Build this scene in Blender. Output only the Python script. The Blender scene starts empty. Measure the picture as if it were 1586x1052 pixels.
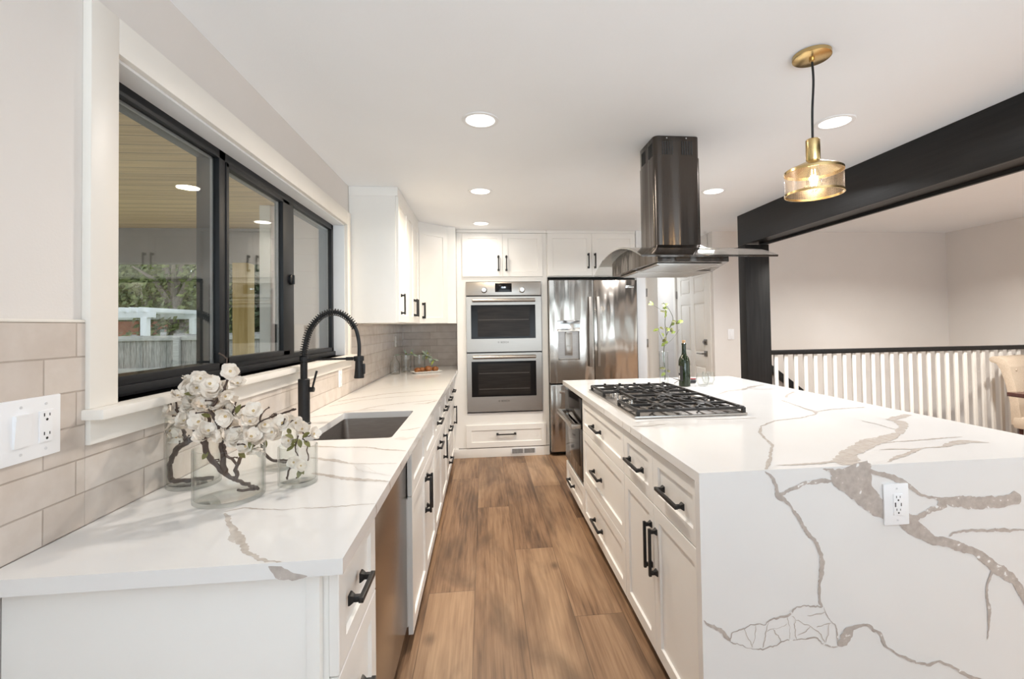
import bpy, bmesh, math, random
from mathutils import Vector, Matrix
R = math.radians
PI = math.pi
SC = bpy.context.scene
COL = SC.collection

# ------------------------------------------------------------------ camera, world, light, exposure
cam_d = bpy.data.cameras.new('camera')
cam = bpy.data.objects.new('camera', cam_d); COL.objects.link(cam)
cam_d.sensor_fit = 'HORIZONTAL'; cam_d.sensor_width = 36.0
cam_d.lens = 36.0 * 720.2 / 1586.0
cam_d.shift_x = -(822.4 - 793.0) / 1586.0
cam_d.shift_y = -(526.0 - 489.75) / 1586.0
cam_d.clip_start = 0.02
YAW, PIT, ROL = 0.1024, 0.0208, -0.0149
fw = Vector((math.sin(YAW) * math.cos(PIT), math.cos(YAW) * math.cos(PIT), math.sin(PIT)))
rt = Vector((math.cos(YAW), -math.sin(YAW), 0)); up = rt.cross(fw)
r2 = rt * math.cos(ROL) + up * math.sin(ROL); u2 = up * math.cos(ROL) - rt * math.sin(ROL)
cam.matrix_world = Matrix(((r2.x, u2.x, -fw.x, 0), (r2.y, u2.y, -fw.y, 0), (r2.z, u2.z, -fw.z, 1.3738), (0, 0, 0, 1)))
SC.camera = cam

w = bpy.data.worlds.new('sky'); SC.world = w; w.use_nodes = True
bg = w.node_tree.nodes['Background']; bg.inputs[0].default_value = (0.86, 0.93, 1.0, 1); bg.inputs[1].default_value = 1.7

def area(name, loc, rot, sx, sy, power, color, spread=180):
    d = bpy.data.lights.new(name, 'AREA'); d.shape = 'RECTANGLE'; d.size = sx; d.size_y = sy
    d.energy = power; d.color = color; d.spread = R(spread)
    o = bpy.data.objects.new(name, d); COL.objects.link(o); o.location = loc; o.rotation_euler = rot
    return o
# added unseen fill: upward lamp behind the camera, second lamp at the right wall
area('fill_behind_camera', (0.9, -2.5, 1.20), (R(147), 0, 0), 3.0, 2.0, 114, (0.84, 1.0, 1.14), 130)
area('fill_right_side', (5.38, 0.6, 1.35), (R(125), 0, R(90)), 2.4, 1.6, 8, (0.97, 0.98, 1.0))
SC.view_settings.view_transform = 'Standard'; SC.view_settings.look = 'None'
SC.view_settings.gamma = 1.0; SC.view_settings.exposure = 0.04
try: SC.view_settings.use_curve_mapping = False
except Exception: pass
SC.cycles.max_bounces = 14; SC.cycles.diffuse_bounces = 6; SC.cycles.glossy_bounces = 5
SC.cycles.transmission_bounces = 10; SC.cycles.transparent_max_bounces = 24
SC.cycles.use_denoising = True; SC.cycles.sample_clamp_indirect = 6.0
SC.cycles.caustics_reflective = False; SC.cycles.caustics_refractive = False
LAMP = (1.0, 0.90, 0.79)

# ------------------------------------------------------------------ helpers
OFF = {}
class MB:
    """collects shapes into one mesh"""
    def __init__(s): s.v = []; s.f = []; s.m = []
    def add(s, verts, faces, mi=0):
        n = len(s.v); s.v += [tuple(p) for p in verts]; s.f += [tuple(i + n for i in f) for f in faces]; s.m += [mi] * len(faces); return s
    def bm(s, b, mi=0):
        b.verts.index_update(); s.add([v.co.copy() for v in b.verts], [[v.index for v in f.verts] for f in b.faces], mi); b.free(); return s
    def obox(s, O, u, v, n, a, b, c, bev=0, mi=0):
        O, u, v, n = map(Vector, (O, u, v, n)); B = bmesh.new(); vs = []
        for k in c:
            for j in b:
                for i in a: vs.append(B.verts.new(O + u * i + v * j + n * k))
        for q in ((0, 2, 3, 1), (4, 5, 7, 6), (0, 1, 5, 4), (2, 6, 7, 3), (0, 4, 6, 2), (1, 3, 7, 5)): B.faces.new([vs[i] for i in q])
        bmesh.ops.recalc_face_normals(B, faces=B.faces)
        if bev: bmesh.ops.bevel(B, geom=list(B.edges), offset=bev, segments=2, affect='EDGES', profile=0.6)
        return s.bm(B, mi)
    def box(s, x0, x1, y0, y1, z0, z1, bev=0, mi=0):
        return s.obox((0, 0, 0), (1, 0, 0), (0, 1, 0), (0, 0, 1), (x0, x1), (y0, y1), (z0, z1), bev, mi)
    def tube(s, pts, r, seg=10, cap=True, mi=0):
        pts = [Vector(p) for p in pts]; n = len(pts); rr = r if isinstance(r, (list, tuple)) else [r] * n
        V = []; F = []; ref = None
        for i, p in enumerate(pts):
            t = (pts[min(i + 1, n - 1)] - pts[max(i - 1, 0)]).normalized()
            if ref is None:
                ref = Vector((0, 0, 1)) if abs(t.z) < 0.9 else Vector((1, 0, 0))
            a = (ref - t * ref.dot(t)).normalized(); ref = a; b = t.cross(a)
            for k in range(seg):
                th = 2 * PI * k / seg; V.append(p + (a * math.cos(th) + b * math.sin(th)) * rr[i])
        for i in range(n - 1):
            for k in range(seg):
                k2 = (k + 1) % seg; F.append((i * seg + k, i * seg + k2, (i + 1) * seg + k2, (i + 1) * seg + k))
        if cap: F.append(tuple(range(seg))[::-1]); F.append(tuple((n - 1) * seg + k for k in range(seg)))
        return s.add(V, F, mi)
    def lathe(s, prof, c=(0, 0, 0), seg=32, closed=False, mi=0, ax='z'):
        V = []; F = []; n = len(prof); c = Vector(c)
        for (r, z) in prof:
            for k in range(seg):
                t = 2 * PI * k / seg; a, b = r * math.cos(t), r * math.sin(t)
                V.append(c + (Vector((a, b, z)) if ax == 'z' else Vector((z, a, b)) if ax == 'x' else Vector((a, z, b))))
        m = n if closed else n - 1
        for i in range(m):
            j = (i + 1) % n
            for k in range(seg):
                k2 = (k + 1) % seg; F.append((i * seg + k, i * seg + k2, j * seg + k2, j * seg + k))
        if not closed:
            if prof[0][0] > 1e-6: F.append(tuple(range(seg))[::-1])
            if prof[-1][0] > 1e-6: F.append(tuple((n - 1) * seg + k for k in range(seg)))
        return s.add(V, F, mi)
    def ball(s, c, r, sc=(1, 1, 1), seg=14, rings=9, mi=0):
        prof = [(max(1e-4, math.sin(PI * i / rings)) * r, -math.cos(PI * i / rings) * r) for i in range(rings + 1)]
        n = len(s.v); s.lathe(prof, (0, 0, 0), seg, mi=mi)
        for i in range(n, len(s.v)):
            p = s.v[i]; s.v[i] = (c[0] + p[0] * sc[0], c[1] + p[1] * sc[1], c[2] + p[2] * sc[2])
        return s
    def prism(s, poly, f0, f1, mi=0, bev=0):
        """poly: 2D points; f0/f1 map (a,b)->3D for the two ends"""
        B = bmesh.new(); A = [B.verts.new(f0(*p)) for p in poly]; C = [B.verts.new(f1(*p)) for p in poly]; n = len(poly)
        B.faces.new(A); B.faces.new(C[::-1])
        for i in range(n): B.faces.new((A[i], C[i], C[(i + 1) % n], A[(i + 1) % n]))
        bmesh.ops.recalc_face_normals(B, faces=B.faces)
        if bev: bmesh.ops.bevel(B, geom=list(B.edges), offset=bev, segments=2, affect='EDGES', profile=0.6)
        return s.bm(B, mi)
    def plate(s, outer, holes, z0, z1, mi=0, to3=None):
        """slab with holes; outer/holes are 2D loops"""
        to3 = to3 or (lambda a, b, c: (a, b, c))
        for z in (z0, z1):
            B = bmesh.new(); E = []
            for lp in [outer] + holes:
                vs = [B.verts.new(to3(p[0], p[1], z)) for p in lp]
                for i in range(len(vs)): E.append(B.edges.new((vs[i], vs[(i + 1) % len(vs)])))
            bmesh.ops.triangle_fill(B, use_beauty=True, use_dissolve=False, edges=E)
            s.bm(B, mi)
        for lp in [outer] + holes:
            n = len(lp); V = [to3(p[0], p[1], z0) for p in lp] + [to3(p[0], p[1], z1) for p in lp]
            s.add(V, [(i, (i + 1) % n, n + (i + 1) % n, n + i) for i in range(n)], mi)
        return s

def tag(o, label=None, cat=None, group=None, kind=None):
    if label: o['label'] = label
    if cat: o['category'] = cat
    if group: o['group'] = group
    if kind: o['kind'] = kind
    return o
def thing(name, loc, label, cat, group=None, rz=0.0):
    o = bpy.data.objects.new(name, None); COL.objects.link(o); o.location = loc; o.rotation_euler = (0, 0, rz)
    o.empty_display_size = 0.05; OFF[o.name] = Vector((0, 0, 0)) if rz else Vector(loc)
    return tag(o, label, cat, group)
def part(name, mb, mats, parent=None, smooth=35, label=None, recalc=True):
    """one mesh object; the shapes are in world coordinates (local ones under a rotated thing)"""
    off = OFF.get(parent.name, Vector((0, 0, 0))) if parent else Vector((0, 0, 0))
    me = bpy.data.meshes.new(name)
    me.from_pydata([tuple(Vector(v) - off) for v in mb.v], [], mb.f)
    mats = mats if isinstance(mats, (list, tuple)) else [mats]
    for m in mats: me.materials.append(m)
    if len(mats) > 1: me.polygons.foreach_set('material_index', mb.m)
    if recalc:
        B = bmesh.new(); B.from_mesh(me); bmesh.ops.recalc_face_normals(B, faces=B.faces); B.to_mesh(me); B.free()
    if smooth:
        me.polygons.foreach_set('use_smooth', [True] * len(me.polygons)); me.set_sharp_from_angle(angle=R(smooth))
    me.update()
    o = bpy.data.objects.new(name, me); COL.objects.link(o)
    if parent: o.parent = parent
    OFF[o.name] = off
    if label: o['label'] = label
    return o
def struct(name, mb, mats, smooth=35, recalc=True):
    return tag(part(name, mb, mats, None, smooth, None, recalc), kind='structure')
def solo(name, mb, mats, label, cat, group=None, smooth=35):
    return tag(part(name, mb, mats, None, smooth), label, cat, group)
def text_mb(body, O, u, v, size, depth=0.0006):
    """lettering as mesh: baseline centre at O, u right, v up"""
    cu = bpy.data.curves.new('t', 'FONT'); cu.body = body; cu.size = size; cu.extrude = depth; cu.align_x = 'CENTER'
    ob = bpy.data.objects.new('t', cu); COL.objects.link(ob)
    dg = bpy.context.evaluated_depsgraph_get(); me = bpy.data.meshes.new_from_object(ob.evaluated_get(dg))
    O, u, v = map(Vector, (O, u, v)); n = u.cross(v)
    m = MB().add([O + u * p.co.x + v * p.co.y + n * p.co.z for p in me.vertices], [tuple(f.vertices) for f in me.polygons])
    bpy.data.objects.remove(ob); bpy.data.curves.remove(cu); bpy.data.meshes.remove(me)
    return m
def spline(pts, n=8):
    P = [Vector(p) for p in pts]; out = []
    for i in range(len(P) - 1):
        a, b, c, d = P[max(i - 1, 0)], P[i], P[i + 1], P[min(i + 2, len(P) - 1)]
        for k in range(n):
            t = k / n
            out.append(0.5 * ((2 * b) + (c - a) * t + (2 * a - 5 * b + 4 * c - d) * t * t + (3 * b - a - 3 * c + d) * t ** 3))
    out.append(P[-1]); return out

# ------------------------------------------------------------------ materials
def nm(name):
    m = bpy.data.materials.new(name); m.use_nodes = True; nt = m.node_tree
    return m, nt, nt.nodes['Principled BSDF']
def N(nt, t, **kw):
    n = nt.nodes.new(t)
    for k, v in kw.items(): setattr(n, k, v)
    return n
def setp(p, color=None, rough=None, metal=None, **kw):
    if color is not None: p.inputs['Base Color'].default_value = (*color, 1)
    if rough is not None: p.inputs['Roughness'].default_value = rough
    if metal is not None: p.inputs['Metallic'].default_value = metal
    for k, v in kw.items(): p.inputs[k.replace('_', ' ')].default_value = v
ANI = dict(Anisotropic=0.75, Anisotropic_Rotation=0.25)
def noise_mat(name, c1, c2, scale, rough=0.5, metal=0.0, stretch=(1, 1, 1), bump=0.0, detail=4, bscale=None, rvar=0.0, bdist=0.002, **kw):
    m, nt, p = nm(name); setp(p, c1, rough, metal, **kw)
    tc = N(nt, 'ShaderNodeTexCoord'); mp = N(nt, 'ShaderNodeMapping'); mp.inputs['Scale'].default_value = stretch
    nt.links.new(tc.outputs['Object'], mp.inputs[0])
    nz = N(nt, 'ShaderNodeTexNoise'); nz.inputs['Scale'].default_value = scale; nz.inputs['Detail'].default_value = detail
    nt.links.new(mp.outputs[0], nz.inputs['Vector'])
    mx = N(nt, 'ShaderNodeMix', data_type='RGBA'); mx.inputs['A'].default_value = (*c1, 1); mx.inputs['B'].default_value = (*c2, 1)
    rp = N(nt, 'ShaderNodeMapRange'); rp.inputs[1].default_value = 0.3; rp.inputs[2].default_value = 0.7
    nt.links.new(nz.outputs['Fac'], rp.inputs[0]); nt.links.new(rp.outputs[0], mx.inputs['Factor'])
    nt.links.new(mx.outputs['Result'], p.inputs['Base Color'])
    if rvar:
        r_ = N(nt, 'ShaderNodeMapRange'); r_.inputs[3].default_value = rough - rvar; r_.inputs[4].default_value = rough + rvar
        nt.links.new(nz.outputs['Fac'], r_.inputs[0]); nt.links.new(r_.outputs[0], p.inputs['Roughness'])
    if bump:
        b = N(nt, 'ShaderNodeBump'); b.inputs['Strength'].default_value = bump; b.inputs['Distance'].default_value = bdist
        src = nz
        if bscale:
            src = N(nt, 'ShaderNodeTexNoise'); src.inputs['Scale'].default_value = bscale; nt.links.new(mp.outputs[0], src.inputs['Vector'])
        nt.links.new(src.outputs['Fac'], b.inputs['Height']); nt.links.new(b.outputs[0], p.inputs['Normal'])
    return m
def emit_mat(name, color, strength):
    m, nt, p = nm(name); setp(p, color, 0.4); p.inputs['Emission Color'].default_value = (*color, 1); p.inputs['Emission Strength'].default_value = strength
    return m
def thin_glass(name, tint=(0.97, 0.98, 0.98), ior=1.45, rough=0.0, extra=0.0, edge=None, gain=1.0):
    m, nt, p = nm(name); nt.nodes.remove(p); out = nt.nodes['Material Output']
    tr = N(nt, 'ShaderNodeBsdfTransparent'); tr.inputs[0].default_value = (*tint, 1)
    if edge:
        l2 = N(nt, 'ShaderNodeLayerWeight'); l2.inputs[0].default_value = 0.5; p2 = N(nt, 'ShaderNodeMath', operation='POWER'); nt.links.new(l2.outputs['Facing'], p2.inputs[0]); p2.inputs[1].default_value = 4.0
        mc = N(nt, 'ShaderNodeMix', data_type='RGBA'); mc.inputs['A'].default_value = (*tint, 1); mc.inputs['B'].default_value = (*edge, 1)
        nt.links.new(p2.outputs[0], mc.inputs['Factor']); nt.links.new(mc.outputs['Result'], tr.inputs[0])
    gl = N(nt, 'ShaderNodeBsdfGlossy'); gl.inputs['Roughness'].default_value = rough; gl.inputs[0].default_value = (1, 1, 1, 1)
    lw = N(nt, 'ShaderNodeLayerWeight'); lw.inputs[0].default_value = 0.5; f0 = ((ior - 1) / (ior + 1)) ** 2 + extra
    pw = N(nt, 'ShaderNodeMath', operation='POWER'); nt.links.new(lw.outputs['Facing'], pw.inputs[0]); pw.inputs[1].default_value = 5.0
    ma = N(nt, 'ShaderNodeMath', operation='MULTIPLY_ADD', use_clamp=True); nt.links.new(pw.outputs[0], ma.inputs[0]); ma.inputs[1].default_value = (1 - f0) * gain; ma.inputs[2].default_value = f0 * gain
    fac = ma.outputs[0]
    mx = N(nt, 'ShaderNodeMixShader'); nt.links.new(fac, mx.inputs[0]); nt.links.new(tr.outputs[0], mx.inputs[1]); nt.links.new(gl.outputs[0], mx.inputs[2])
    nt.links.new(mx.outputs[0], out.inputs['Surface']); return m

M = {}
M['wall'] = noise_mat('wall_paint', (0.74, 0.70, 0.665), (0.76, 0.72, 0.685), 3, 0.7, bump=0.12, bscale=160)
M['wall_hall'] = noise_mat('daylit_hall_paint', (0.76, 0.77, 0.80), (0.78, 0.79, 0.82), 3, 0.7, bump=0.1, bscale=160)  # bluish daylight on the hall walls is put into this colour
M['ceiling'] = noise_mat('ceiling_paint', (0.885, 0.905, 0.925), (0.905, 0.925, 0.945), 2, 0.8, bump=0.15, bscale=120)
M['trim'] = noise_mat('trim_paint', (0.80, 0.76, 0.70), (0.82, 0.78, 0.72), 4, 0.4)
M['cab'] = noise_mat('cabinet_paint', (0.86, 0.845, 0.815), (0.88, 0.865, 0.835), 5, 0.38, bump=0.03, bscale=220)
M['gap'] = noise_mat('shadow_gap', (0.03, 0.028, 0.026), (0.04, 0.036, 0.033), 5, 0.8)
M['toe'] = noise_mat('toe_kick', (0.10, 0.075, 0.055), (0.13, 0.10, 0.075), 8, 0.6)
M['black'] = noise_mat('matte_black_metal', (0.012, 0.012, 0.013), (0.018, 0.018, 0.019), 40, 0.42, 0.3)
M['beam'] = noise_mat('black_stained_wood', (0.006, 0.0055, 0.0055), (0.014, 0.013, 0.0125), 9, 0.40, stretch=(6, 0.35, 6), bump=0.3, bscale=14, rvar=0.06, Specular_IOR_Level=0.28)
M['beamv'] = noise_mat('black_stained_post', (0.006, 0.0055, 0.0055), (0.014, 0.013, 0.0125), 9, 0.40, stretch=(6, 6, 0.35), bump=0.3, bscale=14, rvar=0.06, Specular_IOR_Level=0.28)
M['steel'] = noise_mat('brushed_steel', (0.50, 0.47, 0.44), (0.505, 0.475, 0.445), 30, 0.27, 1.0)
M['steel_dw'] = noise_mat('brushed_steel_panel', (0.36, 0.32, 0.285), (0.365, 0.325, 0.29), 30, 0.24, 1.0)
M['steel_h'] = noise_mat('brushed_steel_flat', (0.38, 0.345, 0.31), (0.41, 0.375, 0.34), 60, 0.33, 1.0, stretch=(0.1, 6, 6), rvar=0.03)
M['steel_sink'] = noise_mat('sink_steel', (0.36, 0.33, 0.31), (0.42, 0.39, 0.365), 60, 0.38, 1.0, stretch=(0.3, 0.3, 6))
M['steel_dark'] = noise_mat('black_stainless', (0.095, 0.082, 0.073), (0.105, 0.091, 0.081), 200, 0.22, 1.0, stretch=(1, 1, 0.03), bump=0.8, bscale=7, bdist=0.03, **ANI)
M['chrome'] = noise_mat('polished_chrome', (0.75, 0.74, 0.72), (0.8, 0.79, 0.77), 20, 0.12, 1.0)
M['nickel'] = noise_mat('satin_nickel', (0.28, 0.26, 0.24), (0.34, 0.32, 0.3), 20, 0.3, 1.0)
M['brass'] = noise_mat('satin_brass', (0.60, 0.43, 0.19), (0.66, 0.48, 0.23), 40, 0.25, 1.0, stretch=(0.3, 0.3, 8))
M['dark_glass'] = noise_mat('dark_oven_glass', (0.010, 0.009, 0.009), (0.010, 0.009, 0.009), 6, 0.12, 0.0, Specular_IOR_Level=0.15)
M['oven_in'] = noise_mat('oven_inner_window', (0.016, 0.013, 0.011), (0.03, 0.025, 0.022), 12, 0.25, 0.0, stretch=(0.4, 1, 6), Specular_IOR_Level=0.12)
M['rack'] = noise_mat('oven_rack', (0.05, 0.043, 0.038), (0.065, 0.056, 0.05), 12, 0.5, 0.0)
M['iron'] = noise_mat('cast_iron', (0.018, 0.016, 0.015), (0.03, 0.027, 0.025), 80, 0.5, 0.2, bump=0.15)
M['plastic'] = noise_mat('white_plastic', (0.86, 0.86, 0.87), (0.88, 0.88, 0.89), 10, 0.3)
M['slot'] = noise_mat('dark_slot', (0.02, 0.02, 0.02), (0.03, 0.03, 0.03), 10, 0.6)
M['screw'] = noise_mat('painted_screw', (0.62, 0.62, 0.63), (0.7, 0.7, 0.71), 10, 0.4)
M['glass'] = thin_glass('clear_glass', (0.975, 0.982, 0.978), 1.5, edge=(0.40, 0.43, 0.41), gain=0.8)
M['pane'] = thin_glass('window_glass', (0.93, 0.95, 0.94), 1.52, extra=0.025)
M['hood_glass'] = thin_glass('smoked_hood_glass', (0.66, 0.66, 0.645), 1.5, extra=0.02)
M['lens'] = emit_mat('lamp_lens', (1.0, 0.95, 0.88), 2.4)
M['filament'] = emit_mat('filament', (1.0, 0.62, 0.25), 60.0)
M['display'] = emit_mat('clock_digits', (0.7, 0.85, 1.0), 2.5)
M['vinyl'] = noise_mat('black_window_frame', (0.010, 0.011, 0.013), (0.014, 0.015, 0.017), 10, 0.45, Specular_IOR_Level=0.3)
M['bark'] = noise_mat('dark_bark', (0.055, 0.035, 0.026), (0.10, 0.065, 0.05), 60, 0.7, bump=0.5)
M['petal'] = noise_mat('cream_petal', (0.87, 0.775, 0.665), (0.90, 0.845, 0.77), 30, 0.6)
M['petal'].node_tree.nodes['Principled BSDF'].inputs['Subsurface Weight'].default_value = 0.0
M['leaf'] = noise_mat('olive_leaf', (0.13, 0.13, 0.035), (0.20, 0.19, 0.06), 50, 0.5)
M['stamen'] = noise_mat('yellow_stamens', (0.50, 0.36, 0.16), (0.62, 0.46, 0.24), 60, 0.6)
M['leaf_y'] = noise_mat('fresh_leaf', (0.22, 0.30, 0.05), (0.42, 0.48, 0.12), 50, 0.5)
M['leaf_grey'] = noise_mat('eucalyptus_leaf', (0.20, 0.26, 0.20), (0.36, 0.42, 0.34), 40, 0.5)
M['stem_g'] = noise_mat('green_stem', (0.09, 0.10, 0.05), (0.13, 0.14, 0.07), 50, 0.6)
M['wine'] = noise_mat('dark_green_bottle_glass', (0.010, 0.018, 0.007), (0.018, 0.028, 0.010), 6, 0.06, 0.0)
M['cork'] = noise_mat('cork', (0.55, 0.34, 0.18), (0.65, 0.42, 0.24), 90, 0.8)
M['label_blk'] = noise_mat('black_label', (0.015, 0.015, 0.016), (0.02, 0.02, 0.022), 10, 0.5)
M['paper'] = noise_mat('white_print', (0.78, 0.77, 0.75), (0.82, 0.81, 0.79), 10, 0.6)
M['red'] = noise_mat('dark_red_handle', (0.25, 0.03, 0.03), (0.3, 0.04, 0.035), 10, 0.35)
M['crust'] = noise_mat('baked_crust', (0.16, 0.05, 0.012), (0.34, 0.13, 0.035), 45, 0.5, bump=0.6)
M['china'] = noise_mat('white_china', (0.82, 0.80, 0.77), (0.85, 0.83, 0.80), 10, 0.2)
M['linen'] = noise_mat('beige_linen', (0.46, 0.37, 0.28), (0.56, 0.46, 0.36), 160, 0.9, bump=0.3, bscale=300)
M['table'] = noise_mat('mahogany', (0.045, 0.012, 0.010), (0.075, 0.02, 0.015), 12, 0.25, stretch=(0.4, 8, 8))
M['bal'] = noise_mat('baluster_paint', (0.82, 0.79, 0.74), (0.84, 0.81, 0.76), 6, 0.45)
M['fence'] = noise_mat('weathered_board', (0.20, 0.185, 0.175), (0.42, 0.40, 0.385), 7, 0.9, stretch=(9, 9, 0.7), bump=0.4)
M['fence_rail'] = noise_mat('weathered_rail', (0.34, 0.33, 0.32), (0.50, 0.485, 0.47), 7, 0.9, stretch=(0.6, 9, 9))
M['timber'] = noise_mat('treated_timber', (0.52, 0.37, 0.14), (0.66, 0.49, 0.22), 6, 0.7, stretch=(9, 9, 0.5))
M['grey_beam'] = noise_mat('grey_beam_paint', (0.20, 0.18, 0.175), (0.24, 0.215, 0.21), 6, 0.7)
M['siding'] = noise_mat('lap_siding_paint', (0.80, 0.69, 0.68), (0.84, 0.73, 0.72), 4, 0.7)
M['white_out'] = noise_mat('white_outdoor_paint', (0.82, 0.83, 0.84), (0.86, 0.87, 0.88), 5, 0.6)
M['redbrick'] = noise_mat('red_block', (0.36, 0.13, 0.07), (0.46, 0.19, 0.10), 14, 0.85)
M['spacer'] = noise_mat('grey_spacer', (0.30, 0.29, 0.30), (0.36, 0.35, 0.36), 12, 0.5)
M['foliage'] = noise_mat('foliage', (0.10, 0.13, 0.045), (0.26, 0.28, 0.10), 1.6, 0.7)
M['foliage_d'] = noise_mat('dark_foliage', (0.05, 0.075, 0.035), (0.12, 0.15, 0.07), 1.6, 0.7)
M['trunk'] = noise_mat('grey_trunk', (0.22, 0.18, 0.145), (0.34, 0.29, 0.24), 20, 0.9)
M['grass'] = noise_mat('lawn', (0.16, 0.19, 0.06), (0.26, 0.28, 0.11), 5, 0.9)
M['paving'] = noise_mat('patio_concrete', (0.58, 0.56, 0.54), (0.66, 0.64, 0.62), 5, 0.9)
M['carpet'] = noise_mat('stair_carpet', (0.45, 0.40, 0.35), (0.5, 0.45, 0.4), 60, 0.95)

def quartz():
    m = noise_mat('white_quartz', (0.80, 0.79, 0.775), (0.765, 0.75, 0.735), 1.6, 0.10, detail=6)
    return m
M['quartz'] = quartz()
def vein_mat(name, c1, c2, speck):
    m, nt, p = nm(name); setp(p, c1, 0.12)
    tc = N(nt, 'ShaderNodeTexCoord'); nz = N(nt, 'ShaderNodeTexNoise'); nz.inputs['Scale'].default_value = 55; nz.inputs['Detail'].default_value = 5
    nt.links.new(tc.outputs['Object'], nz.inputs['Vector'])
    cr = N(nt, 'ShaderNodeValToRGB'); e = cr.color_ramp.elements
    e[0].position = 0.3; e[0].color = (*c1, 1); e[1].position = speck; e[1].color = (*c2, 1)
    k = cr.color_ramp.elements.new(min(0.99, speck + 0.035)); k.color = (0.84, 0.83, 0.81, 1)
    nt.links.new(nz.outputs['Fac'], cr.inputs[0]); nt.links.new(cr.outputs[0], p.inputs['Base Color']); return m
M['vein'] = vein_mat('taupe_vein', (0.42, 0.37, 0.335), (0.52, 0.465, 0.425), 0.66)
M['vein_s'] = vein_mat('soft_vein', (0.50, 0.445, 0.395), (0.62, 0.57, 0.52), 0.72)
M['vein_f'] = vein_mat('faint_vein', (0.70, 0.665, 0.63), (0.76, 0.735, 0.705), 0.8)
QM = [M['quartz'], M['vein'], M['vein_s'], M['vein_f']]

def mth(nt, op, a, b=None):
    n = N(nt, 'ShaderNodeMath', operation=op)
    for i, x in enumerate((a, b)):
        if x is None: continue
        if isinstance(x, (int, float)): n.inputs[i].default_value = x
        else: nt.links.new(x, n.inputs[i])
    return n.outputs[0]
def oak_floor():
    m, nt, p = nm('oak_planks'); tc = N(nt, 'ShaderNodeTexCoord'); sp = N(nt, 'ShaderNodeSeparateXYZ'); nt.links.new(tc.outputs['Object'], sp.inputs[0])
    x, y = sp.outputs[0], sp.outputs[1]; W_, L_ = 0.235, 1.8
    xs = mth(nt, 'DIVIDE', mth(nt, 'ADD', x, 0.295 + W_ * 20), W_); idx = mth(nt, 'FLOOR', xs); fx = mth(nt, 'FRACT', xs)
    ys = mth(nt, 'DIVIDE', mth(nt, 'SUBTRACT', mth(nt, 'ADD', y, 60 * L_), mth(nt, 'ADD', mth(nt, 'MULTIPLY', mth(nt, 'SUBTRACT', idx, 20.0), 1.107), 0.67)), L_)
    jdx = mth(nt, 'FLOOR', ys); fy = mth(nt, 'FRACT', ys)
    cb = N(nt, 'ShaderNodeCombineXYZ'); nt.links.new(idx, cb.inputs[0]); nt.links.new(jdx, cb.inputs[1])
    wn = N(nt, 'ShaderNodeTexWhiteNoise', noise_dimensions='2D'); nt.links.new(cb.outputs[0], wn.inputs['Vector']); rnd = wn.outputs['Value']
    def coords(kx, ky, sh):
        c = N(nt, 'ShaderNodeCombineXYZ'); nt.links.new(mth(nt, 'ADD', mth(nt, 'MULTIPLY', x, kx), mth(nt, 'MULTIPLY', rnd, sh)), c.inputs[0])
        nt.links.new(mth(nt, 'ADD', mth(nt, 'MULTIPLY', y, ky), mth(nt, 'MULTIPLY', rnd, sh * 1.7)), c.inputs[1]); return c.outputs[0]
    def nz(v, s, d=4, dist=0.0):
        n = N(nt, 'ShaderNodeTexNoise'); n.inputs['Scale'].default_value = s; n.inputs['Detail'].default_value = d; n.inputs['Distortion'].default_value = dist
        nt.links.new(v, n.inputs['Vector']); return n.outputs['Fac']
    fine = nz(coords(1, 0.035, 31), 120, 5); broad = nz(coords(1, 0.16, 17), 6.5, 5, 0.6); blot = nz(coords(1, 0.27, 47), 5.0, 4, 0.8)
    ring = N(nt, 'ShaderNodeTexWave', wave_type='BANDS', bands_direction='X'); ring.inputs['Scale'].default_value = 9; ring.inputs['Distortion'].default_value = 16; ring.inputs['Detail'].default_value = 3; ring.inputs['Detail Scale'].default_value = 0.8
    nt.links.new(coords(1, 0.10, 23), ring.inputs['Vector'])
    kn = N(nt, 'ShaderNodeTexVoronoi'); kn.inputs['Scale'].default_value = 3.1; nt.links.new(coords(1, 0.6, 61), kn.inputs['Vector'])
    v = mth(nt, 'ADD', mth(nt, 'MULTIPLY', mth(nt, 'SUBTRACT', broad, 0.155), 1.15), mth(nt, 'MULTIPLY', mth(nt, 'SUBTRACT', fine, 0.15), 0.52)); v = mth(nt, 'ADD', v, mth(nt, 'MULTIPLY', ring.outputs['Fac'], 0.09))
    v = mth(nt, 'ADD', v, mth(nt, 'MULTIPLY', mth(nt, 'SUBTRACT', rnd, 0.5), 0.30))
    cr = N(nt, 'ShaderNodeValToRGB'); e = cr.color_ramp.elements
    e[0].position = 0.28; e[0].color = (0.105, 0.058, 0.033, 1); e[1].position = 0.92; e[1].color = (0.44, 0.285, 0.170, 1)
    k = e.new(0.52); k.color = (0.255, 0.147, 0.082, 1); nt.links.new(v, cr.inputs[0])
    dk = N(nt, 'ShaderNodeMapRange'); dk.inputs[1].default_value = 0.50; dk.inputs[2].default_value = 0.72; dk.inputs[3].default_value = 0.0; dk.inputs[4].default_value = 0.80
    nt.links.new(blot, dk.inputs[0])
    kd = N(nt, 'ShaderNodeMapRange'); kd.inputs[1].default_value = 0.02; kd.inputs[2].default_value = 0.11; kd.inputs[3].default_value = 0.75; kd.inputs[4].default_value = 0.0
    nt.links.new(kn.outputs['Distance'], kd.inputs[0])
    m1 = N(nt, 'ShaderNodeMix', data_type='RGBA'); m1.inputs['B'].default_value = (0.085, 0.048, 0.028, 1)
    nt.links.new(mth(nt, 'MAXIMUM', dk.outputs[0], kd.outputs[0]), m1.inputs['Factor']); nt.links.new(cr.outputs[0], m1.inputs['A'])
    ex = mth(nt, 'MINIMUM', mth(nt, 'MULTIPLY', fx, W_), mth(nt, 'MULTIPLY', mth(nt, 'SUBTRACT', 1.0, fx), W_))
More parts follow.
